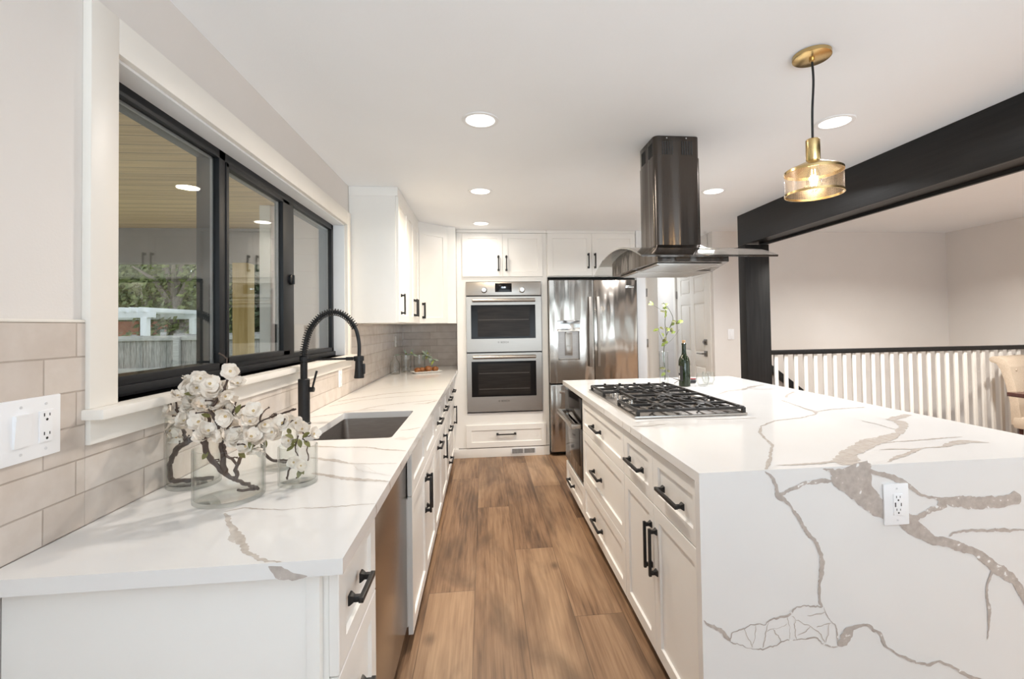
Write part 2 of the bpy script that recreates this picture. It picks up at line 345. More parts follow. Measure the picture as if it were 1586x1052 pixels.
    ey = mth(nt, 'MINIMUM', mth(nt, 'MULTIPLY', fy, L_), mth(nt, 'MULTIPLY', mth(nt, 'SUBTRACT', 1.0, fy), L_))
    ed = mth(nt, 'MINIMUM', ex, ey); eg = N(nt, 'ShaderNodeMapRange'); eg.inputs[1].default_value = 0.0005; eg.inputs[2].default_value = 0.0025; eg.inputs[3].default_value = 0.62; eg.inputs[4].default_value = 0.0
    nt.links.new(ed, eg.inputs[0])
    m2 = N(nt, 'ShaderNodeMix', data_type='RGBA'); m2.inputs['B'].default_value = (0.05, 0.03, 0.02, 1)
    nt.links.new(eg.outputs[0], m2.inputs['Factor']); nt.links.new(m1.outputs['Result'], m2.inputs['A']); nt.links.new(m2.outputs['Result'], p.inputs['Base Color'])
    p.inputs['Roughness'].default_value = 0.42
    b = N(nt, 'ShaderNodeBump'); b.inputs['Strength'].default_value = 0.25; b.inputs['Distance'].default_value = 0.002
    nt.links.new(mth(nt, 'SUBTRACT', mth(nt, 'MULTIPLY', fine, 0.4), eg.outputs[0]), b.inputs['Height']); nt.links.new(b.outputs[0], p.inputs['Normal'])
    return m
M['floor'] = oak_floor()
def tile_mat():
    m, nt, p = nm('glazed_subway_tile'); tc = N(nt, 'ShaderNodeTexCoord'); sp = N(nt, 'ShaderNodeSeparateXYZ'); nt.links.new(tc.outputs['Object'], sp.inputs[0])
    c = N(nt, 'ShaderNodeCombineXYZ')
    nt.links.new(mth(nt, 'ADD', mth(nt, 'ADD', sp.outputs[0], sp.outputs[1]), 0.946 - 1.190 + 3.0), c.inputs[0]); nt.links.new(mth(nt, 'SUBTRACT', sp.outputs[2], 0.915), c.inputs[1])
    br = N(nt, 'ShaderNodeTexBrick', offset=0.27, offset_frequency=2); br.inputs['Scale'].default_value = 1.0
    br.inputs['Mortar Size'].default_value = 0.0022; br.inputs['Mortar Smooth'].default_value = 0.4; br.inputs['Brick Width'].default_value = 0.30; br.inputs['Row Height'].default_value = 0.0803; br.inputs['Bias'].default_value = 0.0
    br.inputs['Color1'].default_value = (0.60, 0.53, 0.475, 1); br.inputs['Color2'].default_value = (0.70, 0.635, 0.58, 1); br.inputs['Mortar'].default_value = (0.43, 0.37, 0.32, 1)
    nt.links.new(c.outputs[0], br.inputs['Vector'])
    nz = N(nt, 'ShaderNodeTexNoise'); nz.inputs['Scale'].default_value = 14; nz.inputs['Detail'].default_value = 4; nt.links.new(tc.outputs['Object'], nz.inputs['Vector'])
    mx = N(nt, 'ShaderNodeMix', data_type='RGBA', blend_type='MULTIPLY'); mx.inputs['Factor'].default_value = 1.0
    cr = N(nt, 'ShaderNodeValToRGB'); cr.color_ramp.elements[0].position = 0.35; cr.color_ramp.elements[0].color = (0.90, 0.88, 0.86, 1); cr.color_ramp.elements[1].position = 0.65; cr.color_ramp.elements[1].color = (1, 1, 1, 1)
    nt.links.new(nz.outputs['Fac'], cr.inputs[0]); nt.links.new(br.outputs['Color'], mx.inputs['A']); nt.links.new(cr.outputs[0], mx.inputs['B']); nt.links.new(mx.outputs['Result'], p.inputs['Base Color'])
    ro = N(nt, 'ShaderNodeMapRange'); ro.inputs[3].default_value = 0.14; ro.inputs[4].default_value = 0.6; nt.links.new(br.outputs['Fac'], ro.inputs[0]); nt.links.new(ro.outputs[0], p.inputs['Roughness'])
    b = N(nt, 'ShaderNodeBump'); b.inputs['Strength'].default_value = 0.5; b.inputs['Distance'].default_value = 0.003
    n2 = N(nt, 'ShaderNodeTexNoise'); n2.inputs['Scale'].default_value = 9; nt.links.new(tc.outputs['Object'], n2.inputs['Vector'])
    nt.links.new(mth(nt, 'SUBTRACT', mth(nt, 'MULTIPLY', n2.outputs['Fac'], 0.9), br.outputs['Fac']), b.inputs['Height']); nt.links.new(b.outputs[0], p.inputs['Normal'])
    return m
M['tile'] = tile_mat()
def plank_ceiling():
    m, nt, p = nm('pine_ceiling_boards'); tc = N(nt, 'ShaderNodeTexCoord'); sp = N(nt, 'ShaderNodeSeparateXYZ'); nt.links.new(tc.outputs['Object'], sp.inputs[0])
    ys = mth(nt, 'DIVIDE', mth(nt, 'ADD', sp.outputs[1], 10), 0.14); idx = mth(nt, 'FLOOR', ys); fy = mth(nt, 'FRACT', ys)
    wn = N(nt, 'ShaderNodeTexWhiteNoise', noise_dimensions='1D'); nt.links.new(idx, wn.inputs['W'])
    c = N(nt, 'ShaderNodeCombineXYZ'); nt.links.new(mth(nt, 'ADD', mth(nt, 'MULTIPLY', sp.outputs[0], 0.5), mth(nt, 'MULTIPLY', wn.outputs['Value'], 40)), c.inputs[0]); nt.links.new(mth(nt, 'MULTIPLY', sp.outputs[1], 7), c.inputs[1])
    nz = N(nt, 'ShaderNodeTexNoise'); nz.inputs['Scale'].default_value = 3; nz.inputs['Detail'].default_value = 5; nt.links.new(c.outputs[0], nz.inputs['Vector'])
    cr = N(nt, 'ShaderNodeValToRGB'); e = cr.color_ramp.elements; e[0].position = 0.25; e[0].color = (0.46, 0.29, 0.12, 1); e[1].position = 0.75; e[1].color = (0.78, 0.56, 0.28, 1)
    nt.links.new(mth(nt, 'ADD', mth(nt, 'MULTIPLY', nz.outputs['Fac'], 0.8), mth(nt, 'MULTIPLY', wn.outputs['Value'], 0.25)), cr.inputs[0])
    g = mth(nt, 'LESS_THAN', fy, 0.045); mx = N(nt, 'ShaderNodeMix', data_type='RGBA'); mx.inputs['B'].default_value = (0.16, 0.10, 0.05, 1)
    nt.links.new(g, mx.inputs['Factor']); nt.links.new(cr.outputs[0], mx.inputs['A']); nt.links.new(mx.outputs['Result'], p.inputs['Base Color']); p.inputs['Roughness'].default_value = 0.6
    return m
M['pine'] = plank_ceiling()
def wavy_steel():
    m, nt, p = nm('rippled_steel_door'); setp(p, (0.46, 0.415, 0.37), 0.17, 1.0, Anisotropic=0.5)
    tc = N(nt, 'ShaderNodeTexCoord'); mp = N(nt, 'ShaderNodeMapping'); mp.inputs['Scale'].default_value = (6.0, 1, 1.1); nt.links.new(tc.outputs['Object'], mp.inputs[0])
    nz = N(nt, 'ShaderNodeTexNoise'); nz.inputs['Scale'].default_value = 1.3; nz.inputs['Detail'].default_value = 1.0; nt.links.new(mp.outputs[0], nz.inputs['Vector'])
    b = N(nt, 'ShaderNodeBump'); b.inputs['Strength'].default_value = 0.55; b.inputs['Distance'].default_value = 0.035
    nt.links.new(nz.outputs['Fac'], b.inputs['Height']); nt.links.new(b.outputs[0], p.inputs['Normal'])
    return m
M['steel_wavy'] = wavy_steel()
def cage_mat():
    m, nt, p = nm('brass_wire_mesh'); setp(p, (0.62, 0.54, 0.46), 0.35, 0.8); out = nt.nodes['Material Output']
    tc = N(nt, 'ShaderNodeTexCoord'); sp = N(nt, 'ShaderNodeSeparateXYZ'); nt.links.new(tc.outputs['Object'], sp.inputs[0])
    ang = mth(nt, 'ARCTAN2', sp.outputs[1], sp.outputs[0]); a = mth(nt, 'FRACT', mth(nt, 'MULTIPLY', ang, 150 / (2 * PI))); z = mth(nt, 'FRACT', mth(nt, 'MULTIPLY', sp.outputs[2], 240))
    wire = mth(nt, 'MAXIMUM', mth(nt, 'LESS_THAN', a, 0.14), mth(nt, 'LESS_THAN', z, 0.14))
    tr = N(nt, 'ShaderNodeBsdfTransparent'); mx = N(nt, 'ShaderNodeMixShader'); nt.links.new(wire, mx.inputs[0]); nt.links.new(tr.outputs[0], mx.inputs[1]); nt.links.new(p.outputs[0], mx.inputs[2])
    nt.links.new(mx.outputs[0], out.inputs['Surface']); return m
M['cage'] = cage_mat()

# ------------------------------------------------------------------ key dimensions (metres)
XW = -0.956                 # left wall
XT = -0.946                 # face of the backsplash tile
XL = -0.285                 # front edge of the left worktop
FX = -0.313                 # face of left base cabinet doors
XI, XR = 0.650, 2.109       # island worktop
YIN, YIF = 1.372, 3.829
IX = 0.668                  # face of island cabinet doors
YO = 4.945                  # face of the tall cabinets
YB = 5.600                  # back wall
H, SL = 0.915, 0.032        # worktop top and thickness
ZC = 2.401                  # ceiling
XE = 5.45                   # right wall
YF = -2.60                  # wall behind the camera
TH = 0.02                   # door thickness

# ------------------------------------------------------------------ room shell
b = MB(); b.box(XW - 0.2, XE + 0.2, YF - 0.2, 4.22, -0.12, 0.0); b.box(XW - 0.2, 2.70, 4.22, 7.0, -0.12, 0.0); struct('floor', b, M['floor'])
struct('ceiling', MB().box(XW - 0.2, XE + 0.2, YF - 0.2, 7.0, ZC, ZC + 0.15), M['ceiling'])
WY0, WY1, WZ0, WZ1 = 1.302, 3.350, 1.190, 2.100       # window opening
b = MB(); WX = XW - 0.17
b.box(WX, XW, YF - 0.2, WY0, 0, ZC); b.box(WX, XW, WY1, YB + 0.2, 0, ZC); b.box(WX, XW, WY0, WY1, 0, WZ0); b.box(WX, XW, WY0, WY1, WZ1, ZC)
struct('wall_left', b, M['wall'])
struct('wall_back', MB().box(XW, 1.675, YB, YB + 0.12, 0, ZC), M['wall'])
struct('wall_right', MB().box(XE, XE + 0.15, YF, -0.65, -2.4, ZC).box(XE, XE + 0.15, 1.85, 5.2, -2.4, ZC).box(XE, XE + 0.15, -0.65, 1.85, -2.4, 0.5).box(XE, XE + 0.15, -0.65, 1.85, 2.2, ZC), M['wall'])
wo = struct('added_window_4', MB().box(XE + 0.04, XE + 0.1, -0.65, 1.85, 0.5, 0.55).box(XE + 0.04, XE + 0.1, -0.65, 1.85, 2.15, 2.2).box(XE + 0.04, XE + 0.1, -0.65, -0.6, 0.5, 2.2).box(XE + 0.04, XE + 0.1, 1.8, 1.85, 0.5, 2.2).box(XE + 0.04, XE + 0.1, 0.58, 0.62, 0.5, 2.2), M['vinyl'])  # window added out of view, for fill light from the right
part('glass_pane', MB().box(XE + 0.068, XE + 0.072, -0.65, 1.85, 0.5, 2.2), M['pane'], wo, smooth=0)
b = MB(); b.box(XW, -0.65, YF - 0.15, YF, 0, ZC); b.box(2.45, 3.30, YF - 0.15, YF, 0, ZC); b.box(5.30, XE, YF - 0.15, YF, 0, ZC)
b.box(-0.65, 2.45, YF - 0.15, YF, 2.32, ZC); b.box(3.30, 5.30, YF - 0.15, YF, 2.2, ZC); b.box(3.30, 5.30, YF - 0.15, YF, 0, 0.5); b.box(-0.65, 2.45, YF - 0.15, YF, 0, 0.15)
struct('wall_front', b, M['wall'])
struct('wall_stair', MB().box(2.557, XE, YO, YO + 0.12, -2.4, ZC), M['wall'])
struct('wall_hall_right', MB().box(2.557, 2.677, YO + 0.12, 5.055, 0, ZC).box(2.557, 2.677, 5.955, 6.9, 0, ZC).box(2.557, 2.677, 5.055, 5.955, 2.05, ZC), M['wall'])
struct('wall_hall_end', MB().box(1.30, 2.70, 6.9, 7.0, 0, ZC), M['wall_hall'])
struct('wall_hall_left', MB().box(1.675, 1.745, 5.0, 6.9, 0, ZC), M['wall_hall'])
struct('trim_1', MB().box(1.672, 1.772, YO - 0.02, 5.0, 0, ZC, 0.003), M['white_out'])      # jamb beside the refrigerator
b = MB(); b.box(2.543, 2.557, 5.0, 5.055, 0, 2.10, 0.002); b.box(2.543, 2.557, 5.955, 6.02, 0, 2.10, 0.002); b.box(2.543, 2.557, 5.055, 5.955, 2.05, 2.11, 0.002)
struct('trim_2', b, M['trim'])
b = MB(); b.box(2.66, XE, 4.22, 4.26, -0.3, 0.0); b.box(2.70, XE, 4.26, YO, -2.4, -2.3); b.box(2.6, 2.7, 4.26, YO, -2.4, -0.12)
for k in range(8): b.box(3.0 + k * 0.27, 3.3 + k * 0.27, 4.26, YO, -2.3, -0.19 * (k + 1), 0.004)
struct('stairwell_floor', b, M['carpet'])
struct('baseboard_stair', MB().box(2.56, 2.70, YO - 0.014, YO, 0, 0.10, 0.002), M['trim'])

def six_panel(O, u, n, w_, h_, name, parent=None):
    b = MB(); v = (0, 0, 1); t = 0.035
    b.obox(O, u, v, n, (0, w_), (0, h_), (-t, -0.006), 0.002)
    st = 0.11; cw = (w_ - 3 * st) / 2
    rows = [(0.20, 0.86), (1.02, 1.60), (1.72, h_ - 0.11)]
    xs = [(0, st), (st + cw, 2 * st + cw), (w_ - st, w_)]
    for a in xs: b.obox(O, u, v, n, a, (0, h_), (-0.006, 0.0), 0.0015)
    for a in ((0, 0.20), (0.86, 1.02), (1.60, 1.72), (h_ - 0.11, h_)):
        for c in ((st, st + cw), (2 * st + cw, w_ - st)): b.obox(O, u, v, n, c, a, (-0.006, 0.0), 0.0015)
    for r_ in rows:
        for c in ((st, st + cw), (2 * st + cw, w_ - st)): b.obox(O, u, v, n, (c[0] + 0.025, c[1] - 0.025), (r_[0] + 0.025, r_[1] - 0.025), (-0.008, 0.001), 0.004)
    return b
d1 = struct('door_1', six_panel((2.557 + 0.01, 5.940, 0.01), (0, -1, 0), (-1, 0, 0), 0.87, 2.03, 'door'), M['trim'])
b = MB().obox((2.567, 5.165, 1.02), (0, 1, 0), (0, 0, 1), (-1, 0, 0), (-0.032, 0.032), (-0.032, 0.032), (0, 0.012), 0.003); b.tube([(2.555, 5.165, 1.02), (2.515, 5.165, 1.02)], 0.010)
b.tube([(2.517, 5.165, 1.02), (2.513, 5.29, 1.02)], [0.009, 0.007]); part('door_handle', b, M['nickel'], d1, label='satin nickel lever')
part('deadbolt', MB().obox((2.567, 5.165, 1.155), (0, 1, 0), (0, 0, 1), (-1, 0, 0), (-0.032, 0.032), (-0.032, 0.032), (0, 0.014), 0.003).lathe([(0.018, -0.02), (0.018, 0)], (2.553, 5.165, 1.155), 16, ax='x'), M['nickel'], d1, label='square nickel deadbolt')
for z in (0.3, 1.75): part('hinge', MB().box(2.553, 2.569, 5.935, 5.95, z - 0.05, z + 0.05, 0.002), M['nickel'], d1)
dv = Vector((0.50, 0.866, 0)); dn = Vector((0.866, -0.50, 0))
d2 = struct('door_2', MB().obox((1.797, 4.965, 0.01), dv, (0, 0, 1), dn, (0, 0.76), (0, 2.2), (-0.035, 0), 0.003), M['trim'])
for z in (0.35, 1.165, 1.72): part('hinge', MB().box(1.773, 1.800, 4.948, 4.966, z - 0.045, z + 0.045, 0.002), M['nickel'], d2)

# beam, post
bm_ = thing('ceiling_beam', (2.57, 2.0, 2.11), 'long black stained timber beam running under the ceiling', 'beam')
part('beam_board', MB().box(2.45, 2.475, YF, 4.24, 2.11, ZC, 0.003).box(2.475, 2.665, YF, 4.24, 2.13, ZC).box(2.665, 2.69, YF, 4.24, 2.11, ZC, 0.003), M['beam'], bm_)
ps = thing('support_post', (2.56, 4.17, 0), 'black stained timber post holding the far end of the beam', 'post')
part('post_casing', MB().box(2.45, 2.69, 4.12, 4.24, 0, 2.108, 0.004), M['beamv'], ps)

# ------------------------------------------------------------------ window
win = thing('window_1', (XW, 2.3, WZ0), None, None); tag(win, kind='structure')
b = MB(); x0, x1 = XW, XW + 0.02
b.box(x0, x1, 1.215, WY0, WZ0, 2.195, 0.0025); b.box(x0, x1, WY1, 3.432, WZ0, 2.195, 0.0025); b.box(x0, x1, WY0, WY1, WZ1, 2.195, 0.0025)
part('casing', b, M['trim'], win)
part('sill', MB().box(x0 - 0.10, XW + 0.058, 1.204, 3.445, 1.165, WZ0, 0.004), M['trim'], win)
part('apron', MB().box(XW, XW + 0.02, 1.217, 3.432, 1.104, 1.165, 0.002), M['trim'], win)
b = MB(); b.box(XW - 0.17, XW, WY0, WY0 + 0.008, WZ0, WZ1); b.box(XW - 0.17, XW, WY1 - 0.008, WY1, WZ0, WZ1); b.box(XW - 0.17, XW, WY0, WY1, WZ1 - 0.008, WZ1)
part('jamb_liner', b, M['white_out'], win)
FXI = -1.030; z0, z1 = WZ0, WZ1 - 0.008; y0, y1 = WY0 + 0.008, WY1 - 0.008
b = MB(); fr = 0.036
b.box(FXI - 0.085, FXI, y0, y0 + fr, z0, z1, 0.002); b.box(FXI - 0.085, FXI, y1 - fr, y1, z0, z1, 0.002); b.box(FXI - 0.085, FXI, y0, y1, z1 - fr, z1, 0.002); b.box(FXI - 0.085, FXI + 0.012, y0, y1, z0, z0 + 0.03, 0.002); b.box(FXI - 0.085, FXI, y0, y1, z0 + 0.03, z0 + 0.056, 0.002)
b.box(FXI - 0.085, FXI, 1.940, 1.985, z0, z1, 0.002)
part('window_frame', b, M['vinyl'], win)
b = MB(); xs0, xs1 = FXI - 0.04, FXI + 0.004
b.box(xs0, xs1, 2.520, 2.655, z0 + 0.05, z1 - fr, 0.003); b.box(xs0, xs1, 1.985, 2.005, z0 + 0.05, z1 - fr, 0.003); b.box(xs0, xs1, 1.985, 2.60, z0 + 0.05, z0 + 0.075, 0.003); b.box(xs0, xs1, 1.985, 2.60, z1 - fr - 0.02, z1 - fr, 0.003)
sa = part('sliding_sash', b, M['vinyl'], win)
part('sash_latch', MB().lathe([(0.028, 0), (0.028, 0.012), (0.02, 0.016)], (xs1, 2.605, 1.64), 20, ax='x').box(xs1 + 0.012, xs1 + 0.022, 2.598, 2.612, 1.615, 1.665, 0.003), M['vinyl'], sa)
for (a, c, x) in ((y0 + fr, 1.94, -1.046), (2.005, 2.52, -1.042), (2.655, y1 - fr, -1.046)):
    part('glass_pane', MB().box(x - 0.002, x + 0.002, a, c, z0 + 0.05, z1 - fr), M['pane'], win, smooth=0)
# spacer bars between the double panes
b = MB()
for (a, c, x) in ((y0 + fr, 1.94, -1.048), (2.005, 2.52, -1.044), (2.655, y1 - fr, -1.048)):
    b.box(x - 0.012, x - 0.004, c - 0.009, c - 0.001, z0 + 0.056, z1 - fr); b.box(x - 0.012, x - 0.004, a, c, z1 - fr - 0.008, z1 - fr)
part('spacer_bar', b, M['spacer'], win)

# unseen glazing added behind the camera so fill daylight can enter
for nme, (a, c, e, f) in (('added_window_2', (-0.65, 2.45, 0.15, 2.32)), ('added_window_3', (3.30, 5.30, 0.5, 2.2))):
    b = MB()
    for t in (a, (a + c) / 2 - 0.02, c - 0.04): b.box(t, t + 0.04, YF - 0.12, YF - 0.04, e, f, 0.002)
    b.box(a, c, YF - 0.12, YF - 0.04, e, e + 0.04); b.box(a, c, YF - 0.12, YF - 0.04, f - 0.04, f)
    wo = struct(nme, b, M['vinyl']); part('glass_pane', MB().box(a, c, YF - 0.082, YF - 0.078, e, f), M['pane'], wo, smooth=0)

# ------------------------------------------------------------------ backsplash
b = MB()
b.box(XW, XT, 0.55, 1.215, H, 1.397, 0.0015); b.box(XW, XT, 1.215, 3.432, H, 1.104); b.box(XW, XT, 3.432, YB, H, 1.409)
solo('tile_backsplash', b, M['tile'], 'glazed taupe subway tile backsplash on the window wall', 'backsplash')
solo('tile_backsplash', MB().box(XT + 0.0005, -0.2735, YB - 0.01, YB - 0.0005, H + 0.0005, 1.409), M['tile'], 'short stretch of taupe subway tile on the back wall beside the oven cabinet', 'backsplash')
solo('tile_edging', MB().box(XW, XT + 0.001, 0.55, 1.213, 1.397, 1.404, 0.002), M['trim'], 'thin pale edging strip along the top of the tile left of the window', 'edging')

# ------------------------------------------------------------------ wall plates
def gang(b_plate, O, u, n, w_, h_):
    b_plate.obox(O, u, (0, 0, 1), n, (-w_ / 2, w_ / 2), (-h_ / 2, h_ / 2), (0, 0.006), 0.0025)
def outlet_face(O, u, n, parent, usb=False):
    v = (0, 0, 1)
    f = part('outlet_face', MB().obox(O, u, v, n, (-0.0165, 0.0165), (-0.0335, 0.0335), (0.005, 0.0085), 0.0008), M['plastic'], parent)
    for z in (-0.020, 0.020):
        b = MB(); b.obox(O, u, v, n, (-0.0075, -0.0052), (z - 0.002 + 0.003, z + 0.008), (0.008, 0.0088)); b.obox(O, u, v, n, (0.0052, 0.0072), (z + 0.001, z + 0.007), (0.008, 0.0088))
        P = Vector(O) + Vector(v) * (z - 0.006); nn = Vector(n)
        b.tube([P + nn * 0.008, P + nn * 0.0088], 0.0028, 10); part('socket', b, M['slot'], f, label='dark socket slots')
    if usb:
        part('usb_port', MB().obox(O, u, v, n, (-0.0125, -0.0085), (-0.007, 0.007), (0.008, 0.0088)), M['slot'], f); part('usb_port', MB().obox(O, u, v, n, (0.008, 0.011), (-0.005, 0.005), (0.008, 0.0088)), M['slot'], f)
def screws(pts, n, parent):
    for p in pts:
        p = Vector(p); part('screw', MB().tube([p + Vector(n) * 0.0055, p + Vector(n) * 0.0068], 0.003, 10), M['screw'], parent)
o = thing('switch_and_outlet_plate', (XT, 1.078, 1.174), 'wide white wall plate with rocker switch and outlet on tile left of window', 'wall plate')
b = MB(); gang(b, (XT, 1.078, 1.174), (0, 1, 0), (1, 0, 0), 0.131, 0.129); part('plate', b, M['plastic'], o)
part('rocker', MB().prism([(0.003, -0.033), (0.0075, -0.033), (0.012, 0.033), (0.003, 0.033)], lambda a, c: (XT + a + 0.002, 1.036, 1.174 + c), lambda a, c: (XT + a + 0.002, 1.070, 1.174 + c)), M['plastic'], o)
outlet_face((XT, 1.108, 1.174), (0, 1, 0), (1, 0, 0), o)
screws([(XT, y, 1.174 + s * 0.048) for y in (1.053, 1.108) for s in (-1, 1)], (1, 0, 0), o)
def small_plate(loc, u, n, label, group, sw):
    o = thing('wall_plate', loc, label, 'wall plate', group); b = MB(); gang(b, loc, u, n, 0.072, 0.116); part('plate', b, M['plastic'], o)
    if sw:
        part('rocker', MB().obox(loc, u, (0, 0, 1), n, (-0.0165, 0.0165), (-0.033, 0.033), (0.005, 0.009), 0.001), M['plastic'], o)
        part('dimmer', MB().obox(loc, u, (0, 0, 1), n, (-0.007, 0.007), (-0.022, -0.006), (0.009, 0.012), 0.001), M['plastic'], o)
    else: outlet_face(loc, u, n, o)
    screws([Vector(loc) + Vector((0, 0, s * 0.048)) for s in (-1, 1)], n, o)
small_plate((XT, 3.185, 1.048), (0, 1, 0), (1, 0, 0), 'white outlet plate on the tile under the window, right of the faucet', None, False)
small_plate((XT, 5.14, 1.225), (0, 1, 0), (1, 0, 0), 'white outlet plate on the tile under the wall cabinets, above the glassware', None, False)
small_plate((2.750, YO, 1.245), (1, 0, 0), (0, -1, 0), 'white switch plate on the wall beside the black post', None, True)

# ------------------------------------------------------------------ cabinet parts
def pull(parent, O, a, n, cc, so=0.034, label=None):
    """black bar pull: O is the middle of its foot line on the front, a its direction, n outward"""
    O, a, n = Vector(O), Vector(a), Vector(n); t = a.cross(n); b = MB(); hb = 0.0062
    b.obox(O, a, t, n, (-cc / 2 - 0.012, cc / 2 + 0.012), (-hb, hb), (so - 0.011, so), 0.0014)
    for s in (-1, 1):
        c = O + a * (s * cc / 2)
        b.obox(c, a, t, n, (-0.0065, 0.0065), (-0.0065, 0.0065), (0.003, so - 0.009), 0.001)
        V = []
        for (r_, k) in ((0.0115, 0.0), (0.0110, 0.004), (0.0068, 0.011)):
            V += [c + a * (i * r_) + t * (j * r_) + n * k for i, j in ((-1, -1), (1, -1), (1, 1), (-1, 1))]
        F = [(0, 1, 2, 3), (8, 9, 10, 11)] + [(q + i, q + (i + 1) % 4, q + 4 + (i + 1) % 4, q + 4 + i) for q in (0, 4) for i in range(4)]
        b.add(V, F)
    return part('handle', b, M['black'], parent, label='black bar handle')
def shaker(name, parent, O, u, n, w_, h_, rail=0.058, rec=0.009, mat=None):
    """shaker front: O lower corner on the back plane, u along its width, n outward"""
    O, u, n = Vector(O), Vector(u), Vector(n); v = Vector((0, 0, 1)); B = bmesh.new()
    def P(a, c, d): return B.verts.new(O + u * a + v * c + n * d)
    def ring(i, d): return [P(i, i, d), P(w_ - i, i, d), P(w_ - i, h_ - i, d), P(i, h_ - i, d)]
    R_ = [ring(0, 0), ring(0, TH - 0.0016), ring(0.0016, TH), ring(rail, TH), ring(rail + 0.0025, TH - rec)]
    B.faces.new(R_[0][::-1])
    for r0, r1 in zip(R_[:-1], R_[1:]):
        for i in range(4): B.faces.new((r0[i], r0[(i + 1) % 4], r1[(i + 1) % 4], r1[i]))
    B.faces.new(R_[-1]); bmesh.ops.recalc_face_normals(B, faces=B.faces)
    return part(name, MB().bm(B), mat or M['cab'], parent, smooth=25)
def base_carcass(parent, x_back, x_front, y0, y1, sgn, top=0.88, toe=True, tk=0.06, top0=None):
    """open box of panels between x_back and x_front; sgn +1 when it opens towards +x"""
    lo, hi = min(x_back, x_front), max(x_back, x_front); b = MB(); t = 0.016; zb = 0.10
    b.box(lo, hi, y0, y0 + t, zb, top0 or top); b.box(lo, hi, y1 - t, y1, zb, top); b.box(lo, hi, y0 + t, y1 - t, zb, zb + t)
    xb = (lo, lo + t) if sgn > 0 else (hi - t, hi); b.box(*xb, y0 + t, y1 - t, zb + t, top)
    xf = (hi - t, hi) if sgn > 0 else (lo, lo + t)
    b.box(*xf, y0 + t, y1 - t, top - 0.02, top)
    part('carcass', b, M['cab'], parent)
    if toe:
        xt = (hi - tk - 0.012, hi - tk) if sgn > 0 else (lo + tk, lo + tk + 0.012)
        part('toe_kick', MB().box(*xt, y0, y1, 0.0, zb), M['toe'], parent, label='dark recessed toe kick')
UX = (0, 1, 0)
G = 0.0025
def left_front(nme, parent, y0, y1, z0, z1, rail=0.052):
    return shaker(nme, parent, (FX - TH, y0 + G / 2, z0), UX, (1, 0, 0), y1 - y0 - G, z1 - z0, rail)
ZB, ZT = 0.065, 0.868
# near drawer cabinet with its end panel
BXB = XT + 0.002; BXF = FX - TH - 0.001
c = thing('base_cabinet', (-0.63, 1.2, 0), 'white base cabinet at the near end of the left run, left of dishwasher', 'cabinet')
base_carcass(c, BXB, BXF, 1.04, 1.376, 1)
part('end_panel', MB().box(BXB, -0.352, 1.022, 1.038, 0, H - SL - 0.001, 0.002).box(-0.372, -0.345, 1.016, 1.038, 0, H - SL - 0.001, 0.002), M['cab'], c)
d = left_front('drawer', c, 1.037, 1.374, 0.638, ZT); pull(d, (FX, 1.163, 0.756), UX, (1, 0, 0), 0.096)
d = left_front('drawer', c, 1.037, 1.374, 0.356, 0.634); pull(d, (FX, 1.163, 0.495), UX, (1, 0, 0), 0.096)
d = left_front('drawer', c, 1.037, 1.374, ZB, 0.352); pull(d, (FX, 1.163, 0.21), UX, (1, 0, 0), 0.096)
# dishwasher
c = thing('dishwasher', (-0.6, 1.71, 0), 'stainless steel dishwasher panel under the left worktop', 'dishwasher')
part('tub', MB().box(BXB, -0.372, 1.384, 1.975, 0.10, 0.868, 0.003), M['gap'], c)
part('door_panel', MB().box(-0.370, -0.336, 1.382, 2.046, 0.105, 0.868, 0.004), M['steel_dw'], c)
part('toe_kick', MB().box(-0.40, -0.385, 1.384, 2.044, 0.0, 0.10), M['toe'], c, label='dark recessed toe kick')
# sink cabinet
c = thing('sink_cabinet', (-0.6, 2.525, 0), 'white sink base cabinet with two doors, below the sink', 'cabinet')
base_carcass(c, BXB, BXF, 2.050, 2.998, 1, top0=0.64)
for (a, e) in ((2.052, 2.524), (2.524, 2.997)): left_front('false_drawer', c, a, e, 0.650, ZT)
d = left_front('door', c, 2.052, 2.524, ZB, 0.646); pull(d, (FX, 2.492, 0.50), (0, 0, 1), (1, 0, 0), 0.16)
d = left_front('door', c, 2.524, 2.997, ZB, 0.646); pull(d, (FX, 2.556, 0.50), (0, 0, 1), (1, 0, 0), 0.16)
# pull-out cabinet
c = thing('base_cabinet', (-0.6, 3.23, 0), 'white base cabinet just beyond sink cabinet, drawer over pull-out door with horizontal handles', 'cabinet')
base_carcass(c, BXB, BXF, 3.000, 3.458, 1)
d = left_front('drawer', c, 3.0, 3.458, 0.650, ZT); pull(d, (FX, 3.23, 0.735), UX, (1, 0, 0), 0.16)
d = left_front('door', c, 3.0, 3.458, ZB, 0.646); pull(d, (FX, 3.23, 0.572), UX, (1, 0, 0), 0.16)
# drawer over door
c = thing('base_cabinet', (-0.6, 3.69, 0), 'white base cabinet with drawer over one upright-handled door, third beyond dishwasher', 'cabinet')
base_carcass(c, BXB, BXF, 3.460, 3.938, 1)
d = left_front('drawer', c, 3.46, 3.938, 0.650, ZT); pull(d, (FX, 3.72, 0.735), UX, (1, 0, 0), 0.16)
d = left_front('door', c, 3.46, 3.938, ZB, 0.646); pull(d, (FX, 3.60, 0.47), (0, 0, 1), (1, 0, 0), 0.16)
# three drawers
c = thing('base_cabinet', (-0.6, 4.19, 0), 'white base cabinet of three stacked drawers near the corner of left run', 'cabinet')
base_carcass(c, BXB, BXF, 3.940, 4.448, 1)
for (a, e, zp) in ((0.650, ZT, 0.735), (0.345, 0.646, 0.47), (ZB, 0.341, 0.19)):
    d = left_front('drawer', c, 3.94, 4.448, a, e); pull(d, (FX, 4.22, zp), UX, (1, 0, 0), 0.16)
